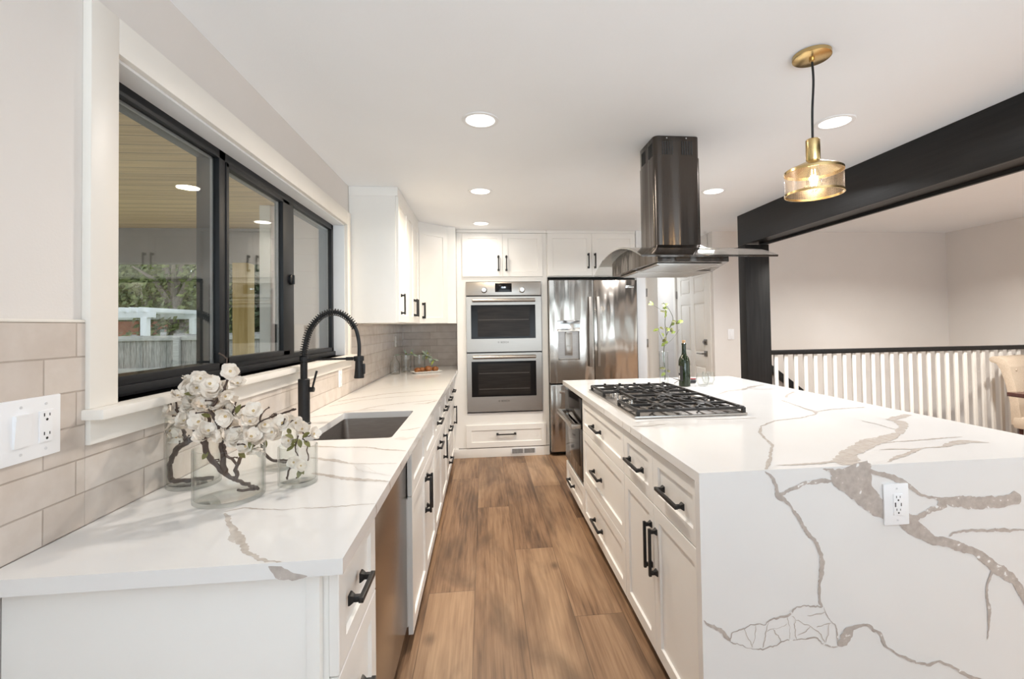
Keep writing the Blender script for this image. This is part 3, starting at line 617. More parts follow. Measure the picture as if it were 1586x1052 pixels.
# corner cabinet of the base run
c = thing('base_cabinet', (-0.6, 4.69, 0), 'white base cabinet at far corner of left run, next to the oven cabinet', 'cabinet')
base_carcass(c, BXB, BXF, 4.450, 4.938, 1)
d = left_front('drawer', c, 4.45, 4.938, 0.650, ZT); pull(d, (FX, 4.72, 0.735), UX, (1, 0, 0), 0.13)
d = left_front('door', c, 4.45, 4.938, ZB, 0.646); pull(d, (FX, 4.86, 0.47), (0, 0, 1), (1, 0, 0), 0.16)

# ------------------------------------------------------------------ worktops
random.seed(11)
VK = [0]
def vein(mb, pts, ws, mi, to3, jag=0.18, step=0.006):
    """flat inlay of varying width that follows pts (2D) in the slab face"""
    P = [Vector((p[0], p[1], 0)) for p in pts]
    if not isinstance(ws, (list, tuple)): ws = [ws] * len(P)
    S = []; Wd = []
    for i in range(len(P) - 1):
        L = (P[i + 1] - P[i]).length; k = max(2, int(L / step))
        for j in range(k): S.append(P[i].lerp(P[i + 1], j / k)); Wd.append(ws[i] + (ws[i + 1] - ws[i]) * j / k)
    S.append(P[-1]); Wd.append(ws[-1])
    n = len(S); sm = [Vector(p) for p in S]
    for _ in range(3): sm = [sm[0]] + [(sm[i - 1] + sm[i] * 2 + sm[i + 1]) / 4 for i in range(1, n - 1)] + [sm[-1]]
    wob = Vector((0, 0, 0)); V = []; F = []; jl = jr = 0.0; VK[0] += 1
    for i in range(n):
        t = (sm[min(i + 1, n - 1)] - sm[max(i - 1, 0)]); t = t.normalized() if t.length > 0 else Vector((1, 0, 0)); q = Vector((-t.y, t.x, 0))
        wob = wob * 0.8 + q * random.gauss(0, 0.0011 if Wd[i] > 0.005 else 0.0018)
        jg = jag * (0.45 if Wd[i] > 0.03 else 1); jl = jl * 0.86 + random.gauss(0, jg); jr = jr * 0.86 + random.gauss(0, jg); wl = Wd[i] / 2 * max(0.3, 1 + jl); wr = Wd[i] / 2 * max(0.3, 1 + jr)
        if i in (0, n - 1): wl *= 0.35; wr *= 0.35
        a = sm[i] + wob + q * abs(wl); c_ = sm[i] + wob - q * abs(wr)
        V += [to3(a.x, a.y), to3(c_.x, c_.y)]
        if i: F.append((2 * i - 2, 2 * i - 1, 2 * i + 1, 2 * i))
    mb.add(V, F, mi)
def rrect(x0, x1, y0, y1, r, n=5):
    out = []
    for (cx, cy, a0) in ((x1 - r, y1 - r, 0), (x0 + r, y1 - r, 90), (x0 + r, y0 + r, 180), (x1 - r, y0 + r, 270)):
        for i in range(n + 1): t = R(a0 + 90 * i / n); out.append((cx + r * math.cos(t), cy + r * math.sin(t)))
    return out
SX0, SX1, SY0, SY1 = -0.757, -0.388, 2.005, 2.630
b = MB()
b.plate([(XT + 0.001, 0.972), (XL, 0.972), (XL, YO - 0.002), (-0.276, YO - 0.002), (-0.276, YB - 0.011), (XT + 0.001, YB - 0.011)], [rrect(SX0, SX1, SY0, SY1, 0.018)], H - SL, H)
top = lambda x, y: (x, y, H + 0.0003 + 0.00002 * VK[0]); edg = lambda y, z: (XL + 0.0004, y, z); nea = lambda x, z: (x, 0.972 - 0.0004, z)
vein(b, [(-0.649, 1.25), (-0.603, 1.178), (-0.535, 1.083), (-0.498, 1.028), (-0.454, 0.993), (-0.403, 0.972)], [0.006, 0.011, 0.011, 0.008, 0.007, 0.009], 2, top, 0.35)
vein(b, [(-0.66, 1.262), (-0.625, 1.28), (-0.527, 1.253), (-0.401, 1.257), (-0.285, 1.258)], [0.004, 0.009, 0.004, 0.005, 0.003], 2, top)
vein(b, [(-0.55, 1.555), (-0.415, 1.478), (-0.331, 1.448), (-0.285, 1.435)], [0.012, 0.026, 0.02, 0.012], 2, top)
vein(b, [(-0.62, 1.74), (-0.516, 1.686), (-0.448, 1.638), (-0.296, 1.622)], [0.01, 0.02, 0.006, 0.004], 2, top)
vein(b, [(-0.45, 1.64), (-0.40, 1.56), (-0.31, 1.50)], 0.003, 3, top)
vein(b, [(-0.47, 1.66), (-0.39, 1.60), (-0.34, 1.52), (-0.29, 1.49)], 0.002, 3, top)
vein(b, [(-0.75, 1.92), (-0.628, 1.896), (-0.473, 1.861), (-0.365, 1.806), (-0.29, 1.78)], [0.005, 0.012, 0.008, 0.012, 0.006], 2, top)
vein(b, [(-0.375, 2.135), (-0.33, 2.15), (-0.287, 2.185)], [0.005, 0.012, 0.005], 2, top)
vein(b, [(-0.36, 2.0), (-0.33, 1.97), (-0.287, 1.995)], [0.05, 0.03, 0.01], 3, top)
vein(b, [(-0.93, 2.50), (-0.731, 2.66), (-0.62, 2.82), (-0.525, 2.88), (-0.29, 3.0)], 0.012, 2, top)
vein(b, [(-0.91, 2.859), (-0.80, 3.05), (-0.62, 3.16), (-0.29, 3.25)], 0.010, 2, top)
vein(b, [(-0.92, 3.05), (-0.806, 3.2), (-0.672, 3.338), (-0.45, 3.42), (-0.284, 3.49)], 0.013, 2, top)
vein(b, [(-0.90, 3.45), (-0.75, 3.62), (-0.593, 3.85), (-0.40, 3.92), (-0.287, 4.02)], 0.010, 3, top)
vein(b, [(-0.85, 4.1), (-0.6, 4.3), (-0.29, 4.4)], 0.012, 3, top)
vein(b, [(-0.42, 2.84), (-0.349, 2.866), (-0.31, 2.931), (-0.287, 2.98)], [0.004, 0.02, 0.012, 0.004], 2, top)
vein(b, [(-0.80, 2.66), (-0.66, 2.70), (-0.55, 2.69)], [0.02, 0.05, 0.02], 3, top)
vein(b, [(-0.425, 0.910), (-0.406, 0.898), (-0.385, 0.890), (-0.353, 0.884)], [0.004, 0.014, 0.008, 0.003], 1, nea, 0.3)
for yy in (1.258, 1.437, 1.622, 1.79, 2.18, 3.0, 3.25): vein(b, [(yy, H), (yy + 0.008, H - 0.014), (yy + 0.004, H - SL)], 0.008, 2, edg)
solo('worktop', b, QM, 'long white veined quartz worktop on the left with the sink cut into it', 'worktop', smooth=0)

c = thing('island_worktop', (1.38, 2.6, 0), 'white quartz island top with grey-brown veins and waterfall end', 'worktop')
b = MB().plate([(XI, YIN), (XR, YIN), (XR, YIF), (XI, YIF)], [], H - SL, H)
V_ = vein
V_(b, [(0.87, 1.376), (0.95, 1.48), (1.065, 1.642), (1.09, 1.70), (1.105, 1.736), (1.13, 1.83), (1.184, 1.896), (1.20, 1.93)], 0.009, 2, top)
V_(b, [(1.174, 1.376), (1.175, 1.425), (1.24, 1.484), (1.336, 1.553), (1.475, 1.644), (1.546, 1.663), (1.688, 1.749), (1.81, 1.853), (1.87, 1.93), (1.86, 1.98), (1.978, 2.041), (2.05, 2.063)], [0.075, 0.07, 0.055, 0.055, 0.06, 0.055, 0.035, 0.03, 0.05, 0.022, 0.05, 0.03], 2, top)
V_(b, [(1.431, 1.602), (1.523, 1.616), (1.697, 1.628), (1.853, 1.644)], 0.009, 2, top)
V_(b, [(1.393, 1.526), (1.526, 1.514), (1.645, 1.53), (1.733, 1.563), (1.80, 1.58), (1.86, 1.55)], [0.006, 0.012, 0.012, 0.035, 0.045, 0.01], 2, top)
V_(b, [(1.526, 1.514), (1.395, 1.443), (1.30, 1.39)], [0.012, 0.014, 0.004], 2, top)
V_(b, [(0.927, 1.412), (1.012, 1.408), (1.147, 1.42)], [0.006, 0.013, 0.02], 2, top)
V_(b, [(1.18, 1.90), (1.221, 1.954), (1.342, 2.046), (1.50, 2.09), (1.62, 2.15), (1.68, 2.214), (1.70, 2.40), (1.735, 2.578)], [0.007, 0.007, 0.009, 0.010, 0.012, 0.018, 0.008, 0.008], 2, top)
V_(b, [(1.68, 2.214), (1.809, 2.264), (2.01, 2.285)], 0.010, 2, top)
V_(b, [(1.723, 1.979), (1.726, 1.894), (1.72, 1.80)], 0.006, 2, top)
V_(b, [(1.824, 2.66), (1.90, 2.76), (2.023, 2.87)], 0.012, 2, top)
V_(b, [(1.474, 2.838), (1.62, 2.98), (1.78, 3.05), (1.92, 3.16), (2.05, 3.24)], [0.006, 0.02, 0.03, 0.022, 0.01], 2, top)
V_(b, [(1.99, 3.0), (1.86, 3.02), (1.84, 3.10), (1.95, 3.20)], 0.010, 2, top)
V_(b, [(0.70, 2.12), (0.83, 2.15), (0.963, 2.165), (1.098, 2.12), (1.30, 2.13)], 0.012, 3, top)
V_(b, [(0.66, 3.45), (0.85, 3.60), (1.05, 3.62), (1.30, 3.70)], 0.012, 3, top)
V_(b, [(0.66, 2.04), (0.72, 2.03), (0.82, 2.06)], 0.006, 2, top)
lef = lambda y, z: (XI - 0.0004, y, z)
for yy in (1.9, 2.04, 2.16, 2.5, 3.1): V_(b, [(yy, H), (yy - 0.01, H - 0.015), (yy + 0.006, H - SL)], 0.006, 2, lef)
part('top', b, QM, c, smooth=0)
b = MB().box(XI, XR, YIN, YIN + SL, 0.0, H - SL)
f = lambda x, z: (x, YIN - 0.0004, z)
b.add([f(XI, H - SL), f(XR, H - SL), f(XR, H - 0.0002), f(XI, H - 0.0002)], [(0, 1, 2, 3)], 0)
f = lambda x, z: (x, YIN - 0.0005 - 0.00002 * VK[0], z)
V_(b, [(0.864, 0.912), (0.895, 0.886), (0.905, 0.85), (0.903, 0.834), (0.932, 0.817), (0.961, 0.777), (0.994, 0.725), (1.029, 0.673), (1.043, 0.622), (1.039, 0.563), (1.033, 0.493), (1.043, 0.486)], [0.006, 0.011, 0.013, 0.02, 0.012, 0.010, 0.008, 0.009, 0.013, 0.012, 0.009, 0.006], 1, f, 0.25)
V_(b, [(0.905, 0.836), (0.942, 0.854), (0.992, 0.866), (1.10, 0.874)], [0.016, 0.010, 0.009, 0.016], 1, f)
V_(b, [(1.140, 0.913), (1.150, 0.885), (1.168, 0.858), (1.192, 0.832), (1.224, 0.795), (1.262, 0.768), (1.31, 0.745), (1.341, 0.729), (1.374, 0.699), (1.442, 0.662), (1.51, 0.645), (1.579, 0.618), (1.647, 0.562), (1.705, 0.526), (1.739, 0.488), (1.775, 0.42), (1.80, 0.35)], [0.15, 0.125, 0.10, 0.072, 0.055, 0.05, 0.04, 0.05, 0.044, 0.03, 0.034, 0.026, 0.035, 0.030, 0.024, 0.02, 0.015], 1, f, 0.12)
V_(b, [(1.055, 0.909), (1.085, 0.898), (1.115, 0.885), (1.15, 0.866)], [0.006, 0.02, 0.035, 0.05], 1, f)
V_(b, [(1.16, 0.905), (1.19, 0.901), (1.245, 0.890), (1.301, 0.871), (1.345, 0.844), (1.39, 0.811), (1.435, 0.802), (1.47, 0.796), (1.562, 0.779), (1.656, 0.774), (1.715, 0.777), (1.738, 0.782), (1.752, 0.79)], [0.02, 0.012, 0.012, 0.016, 0.012, 0.010, 0.012, 0.024, 0.042, 0.034, 0.036, 0.045, 0.02], 1, f, 0.14)
V_(b, [(1.475, 0.787), (1.455, 0.770), (1.422, 0.756), (1.365, 0.741), (1.335, 0.74)], [0.03, 0.02, 0.022, 0.02, 0.03], 1, f)
V_(b, [(1.488, 0.675), (1.50, 0.684), (1.535, 0.687), (1.629, 0.686), (1.761, 0.678), (1.85, 0.68)], [0.012, 0.008, 0.010, 0.007, 0.009, 0.006], 1, f)
V_(b, [(1.642, 0.556), (1.617, 0.512), (1.619, 0.439), (1.612, 0.336)], [0.008, 0.010, 0.012, 0.005], 1, f)
V_(b, [(0.652, 0.470), (0.675, 0.448), (0.706, 0.44), (0.726, 0.413), (0.736, 0.401)], [0.004, 0.008, 0.010, 0.008, 0.006], 1, f)
tn = 0.0032
for pl in ([(0.736, 0.401), (0.742, 0.428), (0.778, 0.44), (0.81, 0.449), (0.852, 0.448), (0.867, 0.46), (0.926, 0.462), (0.959, 0.485), (1.043, 0.486)],
           [(0.736, 0.401), (0.777, 0.389), (0.808, 0.373), (0.86, 0.373), (0.929, 0.392), (0.988, 0.388), (1.01, 0.394), (1.042, 0.367), (1.089, 0.359)],
           [(1.045, 0.482), (1.055, 0.446), (1.091, 0.419), (1.089, 0.363)]): V_(b, pl, tn, 1, f, 0.3)
for pl in ([(0.82, 0.446), (0.815, 0.412), (0.808, 0.377)], [(0.862, 0.451), (0.851, 0.409), (0.839, 0.374)], [(0.924, 0.462), (0.925, 0.422), (0.929, 0.392)], [(0.857, 0.418), (0.922, 0.442)], [(0.778, 0.44), (0.79, 0.41), (0.808, 0.377)],
           [(0.937, 0.461), (0.979, 0.432), (1.022, 0.415), (1.042, 0.37)], [(0.957, 0.40), (1.0, 0.422)], [(1.065, 0.431), (1.053, 0.372)], [(0.99, 0.457), (1.034, 0.463), (1.05, 0.47)], [(0.95, 0.45), (0.955, 0.39)], [(1.02, 0.42), (1.07, 0.43)], [(0.88, 0.43), (0.905, 0.385)]): V_(b, pl, 0.002, 2, f, 0.3)
V_(b, [(1.089, 0.361), (1.112, 0.378), (1.128, 0.402), (1.141, 0.411), (1.17, 0.416), (1.196, 0.411), (1.24, 0.377), (1.255, 0.345), (1.29, 0.318), (1.36, 0.28), (1.405, 0.272), (1.43, 0.287), (1.473, 0.266), (1.52, 0.235), (1.6, 0.20)], [0.012, 0.03, 0.02, 0.008, 0.007, 0.007, 0.010, 0.008, 0.006, 0.006, 0.010, 0.006, 0.008, 0.01, 0.01], 1, f, 0.2)
part('waterfall_panel', b, QM, c, smooth=0)
o = thing('outlet_plate', (1.300, YIN - 0.001, 0.7885), 'white outlet plate on the veined waterfall end of the island', 'wall plate')
b = MB(); gang(b, (1.300, YIN - 0.001, 0.7885), (1, 0, 0), (0, -1, 0), 0.086, 0.130); part('plate', b, M['plastic'], o)
outlet_face((1.304, YIN - 0.001, 0.7885), (1, 0, 0), (0, -1, 0), o, True); screws([(1.302, YIN - 0.001, 0.7885 + s * 0.050) for s in (-1, 1)], (0, -1, 0), o)

# ------------------------------------------------------------------ island cabinets
IBX = 1.45; IF = IX + TH + 0.001; NU = (0, -1, 0)
def isl_front(nme, parent, y0, y1, z0, z1, rail=0.052):
    return shaker(nme, parent, (IX + TH, y1 - G / 2, z0), NU, (-1, 0, 0), y1 - y0 - G, z1 - z0, rail)
IZT = 0.868
c = thing('island_cabinet', (1.0, 1.81, 0), 'white island cabinet with two drawers over two doors, next to waterfall end', 'cabinet')
base_carcass(c, IBX, IF, 1.406, 2.203, -1)
for (a, e, yp) in ((1.407, 1.818, 1.620), (1.818, 2.203, 2.020)):
    d = isl_front('drawer', c, a, e, 0.655, IZT); pull(d, (IX, yp, 0.752), NU, (-1, 0, 0), 0.17)
d = isl_front('door', c, 1.407, 1.818, ZB, 0.651); pull(d, (IX, 1.842 - 0.05, 0.475), (0, 0, 1), (-1, 0, 0), 0.16)
d = isl_front('door', c, 1.818, 2.203, ZB, 0.651); pull(d, (IX, 1.898 - 0.05, 0.482), (0, 0, 1), (-1, 0, 0), 0.16)
c = thing('island_cabinet', (1.0, 2.68, 0), 'white island cabinet of three wide drawers in front of the cooktop', 'cabinet')
base_carcass(c, IBX, IF, 2.206, 3.150, -1)
for (a, e, zp) in ((0.655, IZT, 0.750), (0.330, 0.651, 0.475), (ZB, 0.326, 0.180)):
    d = isl_front('drawer', c, 2.206, 3.150, a, e); pull(d, (IX, 2.735, zp), NU, (-1, 0, 0), 0.17)
c = thing('island_cabinet', (1.0, 3.48, 0), 'white island cabinet at far end holding the microwave drawer', 'cabinet')
t = 0.016; b = MB().box(IF, IBX, 3.153, 3.153 + t, 0.1, 0.88).box(IF, IBX, 3.80, 3.80 + t, 0.1, 0.88).box(IF, IBX, 3.153 + t, 3.80, 0.1, 0.1 + t).box(IF, IBX, 3.153 + t, 3.80, 0.275, 0.29).box(IBX - t, IBX, 3.153 + t, 3.80, 0.116, 0.88)
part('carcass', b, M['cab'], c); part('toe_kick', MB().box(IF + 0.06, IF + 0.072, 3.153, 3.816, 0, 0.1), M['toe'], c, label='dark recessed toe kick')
d = isl_front('drawer', c, 3.153, 3.816, ZB, 0.262); pull(d, (IX, 3.56, 0.160), NU, (-1, 0, 0), 0.17)
# microwave drawer
c = thing('microwave_drawer', (0.9, 3.5, 0.30), 'stainless microwave drawer with black glass at far end of island', 'microwave')
part('housing', MB().box(IF + 0.004, 1.20, 3.172, 3.797, 0.295, 0.855), M['gap'], c)
part('drawer_front', MB().box(IX - 0.006, IF + 0.003, 3.168, 3.800, 0.295, 0.655, 0.003), M['steel_dark'], c)
part('window', MB().box(IX - 0.009, IX - 0.005, 3.225, 3.760, 0.385, 0.640, 0.001), M['dark_glass'], c, label='black glass window')
part('control_panel', MB().box(IX - 0.006, IF + 0.003, 3.168, 3.800, 0.675, 0.862, 0.003), M['dark_glass'], c, label='black glass control panel')
b = MB(); b.box(IX - 0.075, IX - 0.045, 3.175, 3.795, 0.655, 0.690, 0.006); b.box(IX - 0.055, IX - 0.004, 3.175, 3.215, 0.660, 0.686, 0.003); b.box(IX - 0.055, IX - 0.004, 3.755, 3.795, 0.660, 0.686, 0.003)
part('handle', b, M['steel_h'], c, label='broad stainless handle')

# ------------------------------------------------------------------ cooktop
CX0, CX1, CY0, CY1 = 0.722, 1.297, 2.190, 3.178; CZ = H + 0.0012
c = thing('gas_cooktop', (1.01, 2.68, H), 'stainless gas cooktop with black cast iron grates set on island', 'cooktop')
part('plate', MB().box(CX0, CX1, CY0, CY1, CZ, CZ + 0.012, 0.004), M['steel'], c)
BUR = [(0.90, 2.37, 0.040), (1.15, 2.37, 0.045), (1.06, 2.684, 0.058), (0.90, 3.0, 0.040), (1.15, 3.0, 0.045)]
for (x, y, r_) in BUR:
    z = CZ + 0.012
    bb = part('burner', MB().lathe([(r_ + 0.018, 0), (r_ + 0.014, 0.006), (r_, 0.008), (r_, 0.016), (r_ - 0.006, 0.018)], (x, y, z), 28), M['steel_h'], c)
    part('burner_cap', MB().lathe([(r_ - 0.002, 0.018), (r_ - 0.002, 0.024), (r_ - 0.010, 0.027), (0.0, 0.028)], (x, y, z), 28), M['iron'], bb)
for k in range(5):
    y = 2.50 + k * 0.092; z = CZ + 0.012
    part('knob', MB().lathe([(0.021, 0), (0.021, 0.004), (0.017, 0.006), (0.0165, 0.024), (0.0145, 0.026), (0, 0.026)], (0.805, y, z), 20).box(0.802, 0.808, y - 0.015, y + 0.015, z + 0.026, z + 0.029, 0.001), M['chrome'], c)
def grate(y0, y1, burners, x0):
    b = MB(); zt = CZ + 0.042; hz = 0.014; wd = 0.012; X0, X1 = x0, CX1 - 0.014
    def bar(p, q, w_=wd, h_=hz, z=zt):
        p = Vector((p[0], p[1], z)); q = Vector((q[0], q[1], z)); d_ = (q - p); L = d_.length; d_.normalize(); s_ = Vector((-d_.y, d_.x, 0))
        b.obox(p, d_, s_, (0, 0, 1), (0, L), (-w_ / 2, w_ / 2), (-h_, 0), 0.003)
    bar((X0, y0), (X1, y0), 0.015); bar((X0, y1), (X1, y1), 0.015); bar((X0, y0), (X0, y1), 0.015); bar((X1, y0), (X1, y1), 0.015)
    ym = (y0 + y1) / 2
    xs = [bx_ for (bx_, by_) in burners]
    if len(burners) == 2: bar(((xs[0] + xs[1]) / 2, y0), ((xs[0] + xs[1]) / 2, y1))
    for (bx_, by_) in burners:
        for (dx, dy) in ((1, 0), (-1, 0), (0, 1), (0, -1)):
            if dx: e = (X1 if (dx > 0 and (len(burners) == 1 or bx_ == max(xs))) else (X0 if dx < 0 and (len(burners) == 1 or bx_ == min(xs)) else (xs[0] + xs[1]) / 2), by_)
            else: e = (bx_, y1 if dy > 0 else y0)
            s_ = (bx_ + dx * 0.028, by_ + dy * 0.028); bar(s_, e)
        for (sx_, sy_) in ((1, 1), (-1, 1), (1, -1), (-1, -1)): bar((bx_ + sx_ * 0.035, by_ + sy_ * 0.045), (bx_ + sx_ * 0.085, by_ + sy_ * 0.120), 0.010); bar((bx_ + sx_ * 0.062, y0 if sy_ < 0 else y1), (bx_ + sx_ * 0.062, by_ + sy_ * 0.085), 0.010)
    for px_ in (X0, X1):
        for py_ in (y0, y1): b.box(px_ - 0.009, px_ + 0.009, py_ - 0.009, py_ + 0.009, CZ + 0.012, zt - 0.004, 0.003)
    for px_ in [X0 + 0.09 + 0.105 * i for i in range(6)]:
        if px_ < X1 - 0.02:
            for py_ in (y0, y1): b.box(px_ - 0.008, px_ + 0.008, py_ - 0.008, py_ + 0.008, zt - 0.004, zt + 0.008, 0.003)
    part('grate', b, M['iron'], c, label='black cast iron grate')
dy = (CY1 - CY0 - 0.03) / 3; ya = CY0 + 0.015
grate(ya + 0.002, ya + dy - 0.003, [(0.90, 2.37), (1.15, 2.37)], CX0 + 0.02)
grate(ya + dy + 0.003, ya + 2 * dy - 0.003, [(1.06, 2.684)], 0.85)
grate(ya + 2 * dy + 0.003, ya + 3 * dy - 0.002, [(0.90, 3.0), (1.15, 3.0)], CX0 + 0.02)

# ------------------------------------------------------------------ wall cabinets
UXF = -0.605; UZ0, UZ1 = 1.411, 2.335
def up_front(parent, y0, y1):
    return shaker('door', parent, (UXF - TH, y0 + G / 2, UZ0 + 0.003), UX, (1, 0, 0), y1 - y0 - G, UZ1 - UZ0 - 0.006, 0.055)
c = thing('wall_cabinet', (-0.78, 3.65, UZ0), 'white wall cabinet with one door, right of the window', 'cabinet')
part('carcass', MB().box(XT + 0.001 - 0.008, UXF - TH - 0.001, 3.446, 3.873, UZ0, UZ1, 0.0015), M['cab'], c)
part('crown', MB().box(XW + 0.002, UXF - 0.004, 3.444, 3.873, UZ1, ZC - 0.001, 0.002), M['cab'], c)
d = up_front(c, 3.452, 3.873); pull(d, (UXF, 3.53, 1.548), (0, 0, 1), (1, 0, 0), 0.13)
c = thing('wall_cabinet', (-0.78, 4.2, UZ0), 'white wall cabinet with two doors between single cabinet and corner', 'cabinet')
part('carcass', MB().box(XT + 0.001 - 0.008, UXF - TH - 0.001, 3.875, 4.525, UZ0, UZ1, 0.0015), M['cab'], c)
part('crown', MB().box(XW + 0.002, UXF - 0.004, 3.875, 4.525, UZ1, ZC - 0.001, 0.002), M['cab'], c)
d = up_front(c, 3.875, 4.20); pull(d, (UXF, 4.168, 1.548), (0, 0, 1), (1, 0, 0), 0.13)
d = up_front(c, 4.20, 4.525); pull(d, (UXF, 4.255, 1.548), (0, 0, 1), (1, 0, 0), 0.13)
c = thing('corner_wall_cabinet', (-0.6, 5.1, UZ0), 'white diagonal corner wall cabinet with one door beside oven cabinet', 'cabinet')
q2 = math.sqrt(0.5); du = Vector((q2, q2, 0)); dn_ = Vector((q2, -q2, 0)); A0 = Vector((-0.612, 4.527, 0)); DW = 0.375
A1 = A0 + du * DW; poly = [(XT - 0.006, 4.527), (A0.x - 0.02, 4.527), (A0.x - 0.001 - 0.0145, 4.527 + 0.0145), (A1.x - 0.0155, A1.y + 0.0145), (-0.275, A1.y + 0.0145), (-0.275, YB - 0.002), (XT - 0.006, YB - 0.002)]
part('carcass', MB().prism(poly, lambda a, e: (a, e, UZ0), lambda a, e: (a, e, UZ1)), M['cab'], c, smooth=0)
cp = [(p[0] + (0.008 if 1 <= i <= 3 else 0), p[1] - (0.008 if 2 <= i <= 4 else 0)) for i, p in enumerate(poly)]
part('crown', MB().prism(poly, lambda a, e: (a, e, UZ1), lambda a, e: (a, e, ZC - 0.001)), M['cab'], c, smooth=0)
d = shaker('door', c, A0 - dn_ * TH + du * 0.012 + Vector((0, 0, UZ0 + 0.003)), du, dn_, DW - 0.024, UZ1 - UZ0 - 0.006, 0.055)
pull(d, A0 + du * 0.052 + Vector((0, 0, 1.535)), (0, 0, 1), dn_, 0.13)

# ------------------------------------------------------------------ oven cabinet
def y_front(nme, parent, x0, x1, z0, z1, rail=0.055, yf=YO):
    return shaker(nme, parent, (x0 + G / 2, yf, z0), (1, 0, 0), (0, -1, 0), x1 - x0 - G, z1 - z0, rail)
FY = YO - TH
c = thing('oven_cabinet', (0.2, 5.25, 0), 'tall white cabinet around the double wall oven, with doors above and drawer below', 'cabinet')
b = MB(); y0, y1 = YO + 0.001, YB - 0.002
b.box(-0.273, -0.178, y0, y1, 0.10, UZ1 + 0.03); b.box(0.622, 0.684, y0, y1, 0.10, UZ1 + 0.03); b.box(-0.178, 0.622, y0, y1, 1.848, UZ1 + 0.03); b.box(-0.178, 0.622, y0, y1, 0.10, 0.462); b.box(-0.178, 0.622, y1 - 0.02, y1, 0.462, 1.848); b.box(-0.375, -0.273, y0, y0 + 0.02, 0.0, H - SL - 0.002)
part('carcass', b, M['cab'], c)
part('base_board', MB().box(-0.375, 0.684, YO - 0.012, YO, 0.0, 0.095, 0.002), M['cab'], c)
part('crown', MB().box(-0.273, 0.684, YO - 0.012, y1, UZ1 + 0.032, ZC - 0.001, 0.003), M['cab'], c)
d = y_front('door', c, -0.213, 0.213, 1.900, 2.360); pull(d, (0.168, FY, 2.040), (0, 0, 1), (0, -1, 0), 0.14)
d = y_front('door', c, 0.213, 0.642, 1.900, 2.360); pull(d, (0.252, FY, 2.040), (0, 0, 1), (0, -1, 0), 0.14)
d = y_front('drawer', c, -0.192, 0.655, 0.104, 0.338); pull(d, (0.226, FY, 0.240), (1, 0, 0), (0, -1, 0), 0.185)
o = thing('vent_register', (0.405, YO - 0.013, 0.053), 'white slotted vent grille in the base board under the oven drawer', 'vent')
part('frame', MB().box(0.272, 0.538, YO - 0.017, YO - 0.0125, 0.018, 0.088, 0.001), M['white_out'], o)
for (a, e) in ((0.285, 0.402), (0.410, 0.527)):
    p_ = part('opening', MB().box(a, e, YO - 0.0185, YO - 0.0165, 0.030, 0.078), M['slot'], o, label='dark opening')
    b = MB()
    for i in range(9): x = a + (e - a) * (i + 0.5) / 9; b.box(x - 0.0022, x + 0.0022, YO - 0.0215, YO - 0.018, 0.030, 0.078)
    part('louver', b, M['screw'], p_)

# double oven
c = thing('double_wall_oven', (0.215, YO, 0.47), 'stainless double wall oven built into the tall white cabinet', 'oven')
OX0, OX1 = -0.176, 0.616; OY = YO - 0.028
part('housing', MB().box(OX0 + 0.01, OX1 - 0.01, YO - 0.002, YB - 0.06, 0.475, 1.840), M['gap'], c)
cp_ = part('control_panel', MB().box(OX0, OX1, OY, YO - 0.003, 1.700, 1.842, 0.003), M['steel_h'], c)
dp = part('display', MB().box(0.128, 0.304, OY - 0.003, OY + 0.001, 1.735, 1.828, 0.001), M['dark_glass'], cp_, label='black clock display')
part('digits', text_mb('12:00', (0.216, OY - 0.0034, 1.777), (1, 0, 0), (0, 0, 1), 0.022), M['display'], cp_, smooth=0)
for x in (0.012, 0.412):
    part('knob', MB().lathe([(0.033, 0), (0.033, -0.004), (0.028, -0.008), (0.026, -0.028), (0.022, -0.032), (0, -0.032)], (x, OY, 1.757), 24, ax='y'), M['chrome'], cp_)
for (z0, z1, w0, w1, ir) in ((1.105, 1.688, 1.243, 1.600, False), (0.478, 1.092, 0.635, 1.005, True)):
    d = part('oven_door', MB().plate([(OX0, z0), (OX1, z0), (OX1, z1), (OX0, z1)], [[(-0.128, w0), (0.553, w0), (0.553, w1), (-0.128, w1)]], OY, YO - 0.003, to3=lambda a, e, k: (a, k, e)), M['steel_h'], c, smooth=0)
    wv = part('window', MB().box(-0.128, 0.553, OY + 0.004, OY + 0.008, w0, w1), M['dark_glass'], d, label='black glass window')
    part('inner_window', MB().box(-0.060, 0.492, OY + 0.0025, OY + 0.0045, w0 + 0.02, w1 - 0.025), M['oven_in'], d, label='paler inner pane')
    b = MB()
    zz = [w0 + 0.20] if not ir else [w0 + 0.08, w0 + 0.245]
    for z in zz: b.box(-0.050, 0.482, OY + 0.001, OY + 0.003, z - 0.004, z + 0.004)
    part('oven_rack', b, M['rack'], d)
    zh = w1 + 0.046
    b = MB().tube([(-0.110, OY - 0.045, zh), (0.546, OY - 0.045, zh)], 0.0175, 18)
    for x in (-0.10, 0.536): b.box(x - 0.014, x + 0.014, OY - 0.045, OY + 0.002, zh - 0.013, zh + 0.013, 0.003)
    part('handle', b, M['steel_h'], d, label='thick round handle')
    zl = (z0 + w0) / 2 + 0.022
    part('lettering', text_mb('BOSCH', (0.222, OY - 0.0007, zl), (1, 0, 0), (0, 0, 1), 0.026), M['slot'], d, smooth=0, label='small dark brand lettering')
    part('emblem', MB().lathe([(0.0085, 0), (0.0085, -0.0008), (0.0065, -0.0008), (0.0065, 0)], (0.158, OY, zl + 0.009), 18, closed=True, ax='y').box(0.1545, 0.1615, OY - 0.0008, OY, zl + 0.0075, zl + 0.0105), M['slot'], d, label='round emblem')

